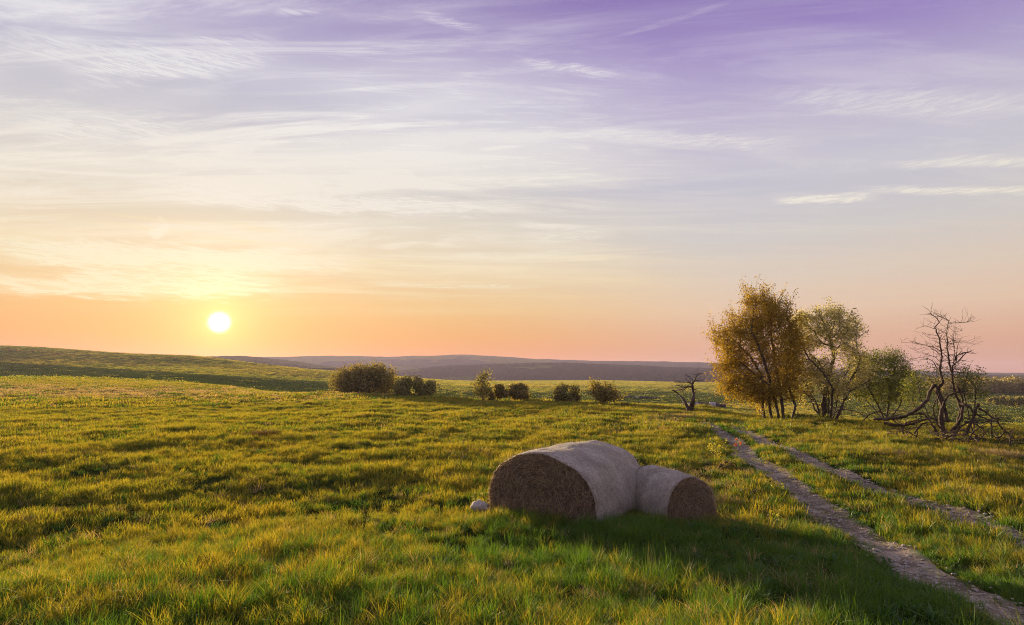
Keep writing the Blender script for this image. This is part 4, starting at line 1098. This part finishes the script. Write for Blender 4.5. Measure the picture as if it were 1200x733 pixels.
# cirrus: streaks on a high flat sheet
zz = math_(nt, 'ADD', math_(nt, 'MAXIMUM', sx.outputs[2], 0), .06)
cxy = N(nt, 'ShaderNodeCombineXYZ'); ll.new(math_(nt, 'DIVIDE', sx.outputs[0], zz), cxy.inputs[0]); ll.new(math_(nt, 'DIVIDE', sx.outputs[1], zz), cxy.inputs[1])
def cirrus(scale, rot, loc, detail, lo, hi, dist=1.2, rough=.6):
    mp = N(nt, 'ShaderNodeMapping'); ll.new(cxy.outputs[0], mp.inputs[0]); mp.inputs['Rotation'].default_value = (0, 0, math.radians(rot)); mp.inputs['Scale'].default_value = (*scale, 1); mp.inputs['Location'].default_value = (*loc, 0)
    return maprange(nt, noise(nt, mp.outputs[0], 1.0, detail, rough, dist), lo, hi)
c1 = cirrus((.6, 2.8), 14, (3.1, 1.7), 12, .46, .64, 1.2, .68)
c2 = cirrus((1.7, 8.0), 22, (7.7, 2.3), 12, .46, .74, 1.8, .68)
c3 = cirrus((.25, 1.1), 8, (1.2, 9.3), 5, .38, .68, .5)
band = math_(nt, 'MULTIPLY', maprange(nt, el, 4*d, 14*d), maprange(nt, el, 40*d, 27*d, .25, 1))
sunw = maprange(nt, sh.outputs['Value'], .60, .92, .22, 1)
cl = math_(nt, 'ADD', math_(nt, 'MULTIPLY', c3, .75), math_(nt, 'ADD', math_(nt, 'MULTIPLY', c1, .62), math_(nt, 'MULTIPLY', math_(nt, 'MULTIPLY', c2, c3), .55)))
cl = math_(nt, 'MULTIPLY', math_(nt, 'MULTIPLY', math_(nt, 'MULTIPLY', cl, 1.25), band), sunw, clamp=True)
cc = ramp(nt, el, [(0, s2l((255,215,150))), (8*d, s2l((255,228,175))), (14*d, s2l((253,243,225))), (26*d, s2l((252,250,250))), (36*d, s2l((222,214,235)))])
col = mixc(nt, cl, col, cc)
# warm streaks low at the sun side
mp = N(nt, 'ShaderNodeMapping'); ll.new(D, mp.inputs[0]); mp.inputs['Scale'].default_value = (3.2, 3.2, 60); mp.inputs['Rotation'].default_value = (0, math.radians(.5), 0)
stn = maprange(nt, noise(nt, mp.outputs[0], 1, 6, .55, .5), .50, .74)
st = math_(nt, 'MULTIPLY', math_(nt, 'MULTIPLY', stn, maprange(nt, el, 5.5*d, 8*d)), math_(nt, 'MULTIPLY', maprange(nt, el, 17*d, 11*d), maprange(nt, sh.outputs['Value'], .85, .97)))
col = mixc(nt, math_(nt, 'MULTIPLY', st, .9), col, s2l((255,236,190)))
# single wisps and streaks, each at its own bearing and height in the sky
az = math_(nt, 'ARCTAN2', sx.outputs[0], sx.outputs[1]); elr = math_(nt, 'ARCSINE', sx.outputs[2])
ae = N(nt, 'ShaderNodeCombineXYZ'); ll.new(az, ae.inputs[0]); ll.new(elr, ae.inputs[1])
mpw = N(nt, 'ShaderNodeMapping'); ll.new(ae.outputs[0], mpw.inputs[0]); mpw.inputs['Scale'].default_value = (9, 60, 1)
warp = math_(nt, 'SUBTRACT', noise(nt, mpw.outputs[0], 1, 5, .6, .8), .5)
mpf = N(nt, 'ShaderNodeMapping'); ll.new(ae.outputs[0], mpf.inputs[0]); mpf.inputs['Scale'].default_value = (16, 170, 1); mpf.inputs['Rotation'].default_value = (0, 0, .1)
fib = maprange(nt, noise(nt, mpf.outputs[0], 1, 9, .7, 1.8), .42, .60)
tot = None
for (x0_, y0_, x1_, y1_, th_, st_) in [(-60,286,430,308,10,1.4),(-60,328,350,338,9,1.2),(60,314,320,326,6,1.0),(420,332,640,336,3,.5),(500,300,700,296,4,.4),(150,216,620,240,9,1.1),(450,161,670,155,6,1.3),(905,236,1030,229,3.5,.95),(1000,222,1260,222,3,.6),(1030,192,1260,186,4,.5),(60,78,330,58,13,.9),(-40,40,260,78,9,.5),(0,148,240,150,10,.6),(320,16,380,12,3,.6),(480,14,570,36,4,.55),(600,70,735,88,4,.6),(600,278,725,274,5,.45),(600,262,690,268,3,.5),(880,110,1280,118,9,.35),(660,150,960,166,6,.45),(700,48,880,-8,2.2,.16),(270,198,302,160,6,.9),(335,208,385,180,3,.35),(178,280,197,260,4.5,1.5),(230,233,243,225,3.5,1.1)]:
    a_, b_ = ray(x0_, y0_), ray(x1_, y1_); A0, A1 = math.atan2(a_[0], a_[1]), math.atan2(b_[0], b_[1]); E0, E1 = [math.atan2(q[2], math.hypot(q[0], q[1])) for q in (a_, b_)]
    L_ = math.hypot(A1 - A0, E1 - E0); c_, s_n = (A1 - A0) / L_, (E1 - E0) / L_
    du = math_(nt, 'SUBTRACT', az, (A0 + A1) / 2); dv = math_(nt, 'SUBTRACT', elr, (E0 + E1) / 2)
    u_ = math_(nt, 'ADD', math_(nt, 'MULTIPLY', du, c_), math_(nt, 'MULTIPLY', dv, s_n)); v_ = math_(nt, 'SUBTRACT', math_(nt, 'MULTIPLY', dv, c_), math_(nt, 'MULTIPLY', du, s_n))
    t_ = th_ / F * 1.0
    v_ = math_(nt, 'ADD', v_, math_(nt, 'MULTIPLY', warp, t_ * (3.2 if L_ > .05 else 6)))
    m_ = math_(nt, 'MULTIPLY', maprange(nt, math_(nt, 'ABSOLUTE', u_), L_ * .56, L_ * .2), maprange(nt, math_(nt, 'ABSOLUTE', v_), t_ * 1.7, t_ * .3))
    m_ = math_(nt, 'MULTIPLY', m_, st_); tot = m_ if tot is None else math_(nt, 'MAXIMUM', tot, m_)
tot = math_(nt, 'MULTIPLY', tot, math_(nt, 'ADD', math_(nt, 'MULTIPLY', fib, .75), .35))
wc = ramp(nt, el, [(0, s2l((255,228,170))), (9*d, s2l((255,243,208))), (15*d, s2l((254,246,232))), (26*d, s2l((244,242,244))), (36*d, s2l((214,204,232)))])
col = mixc(nt, math_(nt, 'MULTIPLY', tot, 1.5, clamp=True), col, wc)
# aureole and disc
gl1 = math_(nt, 'POWER', 2.718, math_(nt, 'MULTIPLY', ang, -1/2.3)); gl2 = math_(nt, 'POWER', 2.718, math_(nt, 'MULTIPLY', ang, -1/5.0))
col = mixc(nt, 1.0, col, mixc(nt, gl2, (0, 0, 0), (.06, .015, .0)), 'ADD')
col = mixc(nt, 1.0, col, mixc(nt, gl1, (0, 0, 0), (1.1, .62, .18)), 'ADD')
disc = maprange(nt, ang, 1.2, .1)
col = mixc(nt, disc, col, (4.5, 4.0, 3.0))
bg = N(nt, 'ShaderNodeBackground'); ll.new(col, bg.inputs[0]); bg.inputs[1].default_value = .37
sky = N(nt, 'ShaderNodeTexSky', sky_type='NISHITA', sun_disc=False); sky.sun_elevation = S_EL; sky.sun_rotation = S_AZ % (2 * math.pi); sky.altitude = 300
bg2 = N(nt, 'ShaderNodeBackground'); ll.new(sky.outputs[0], bg2.inputs[0]); bg2.inputs[1].default_value = .05
ad = N(nt, 'ShaderNodeMixShader'); ad.inputs[0].default_value = .08; ll.new(bg.outputs[0], ad.inputs[1]); ll.new(bg2.outputs[0], ad.inputs[2])
out = N(nt, 'ShaderNodeOutputWorld'); ll.new(ad.outputs[0], out.inputs[0])
w.cycles.sampling_method = 'MANUAL'; w.cycles.sample_map_resolution = 1024

sl = bpy.data.lights.new('sun', 'SUN'); sl.energy = 5.0; sl.angle = math.radians(.8); sl.color = (1.0, .76, .45)
so = bpy.data.objects.new('sun', sl); link(so); so.rotation_euler = Vector(sd).to_track_quat('Z', 'Y').to_euler(); so.location = (0, 0, 60)

cam = bpy.data.cameras.new('camera'); cam.lens = F / 1200 * 36; cam.sensor_width = 36; cam.clip_end = 12000; cam.clip_start = .05
co = bpy.data.objects.new('camera', cam); link(co); co.location = (0, 0, CAMZ); co.rotation_euler = (math.radians(90) + TH, 0, 0); sc.camera = co

vs_ = sc.view_settings; vs_.view_transform = 'Standard'; vs_.look = 'None'; vs_.exposure = 1.3; vs_.gamma = 1
sc.render.engine = 'CYCLES'; cy = sc.cycles; cy.use_denoising = True
try: cy.denoiser = 'OPENIMAGEDENOISE'; cy.denoising_input_passes = 'RGB_ALBEDO_NORMAL'; cy.denoising_prefilter = 'NONE'
except Exception: pass
cy.max_bounces = 8; cy.diffuse_bounces = 3; cy.transmission_bounces = 4; cy.transparent_max_bounces = 4; cy.volume_bounces = 1; cy.use_adaptive_sampling = True; cy.adaptive_threshold = .01
cy.sample_clamp_indirect = 4; cy.filter_width = 1.0
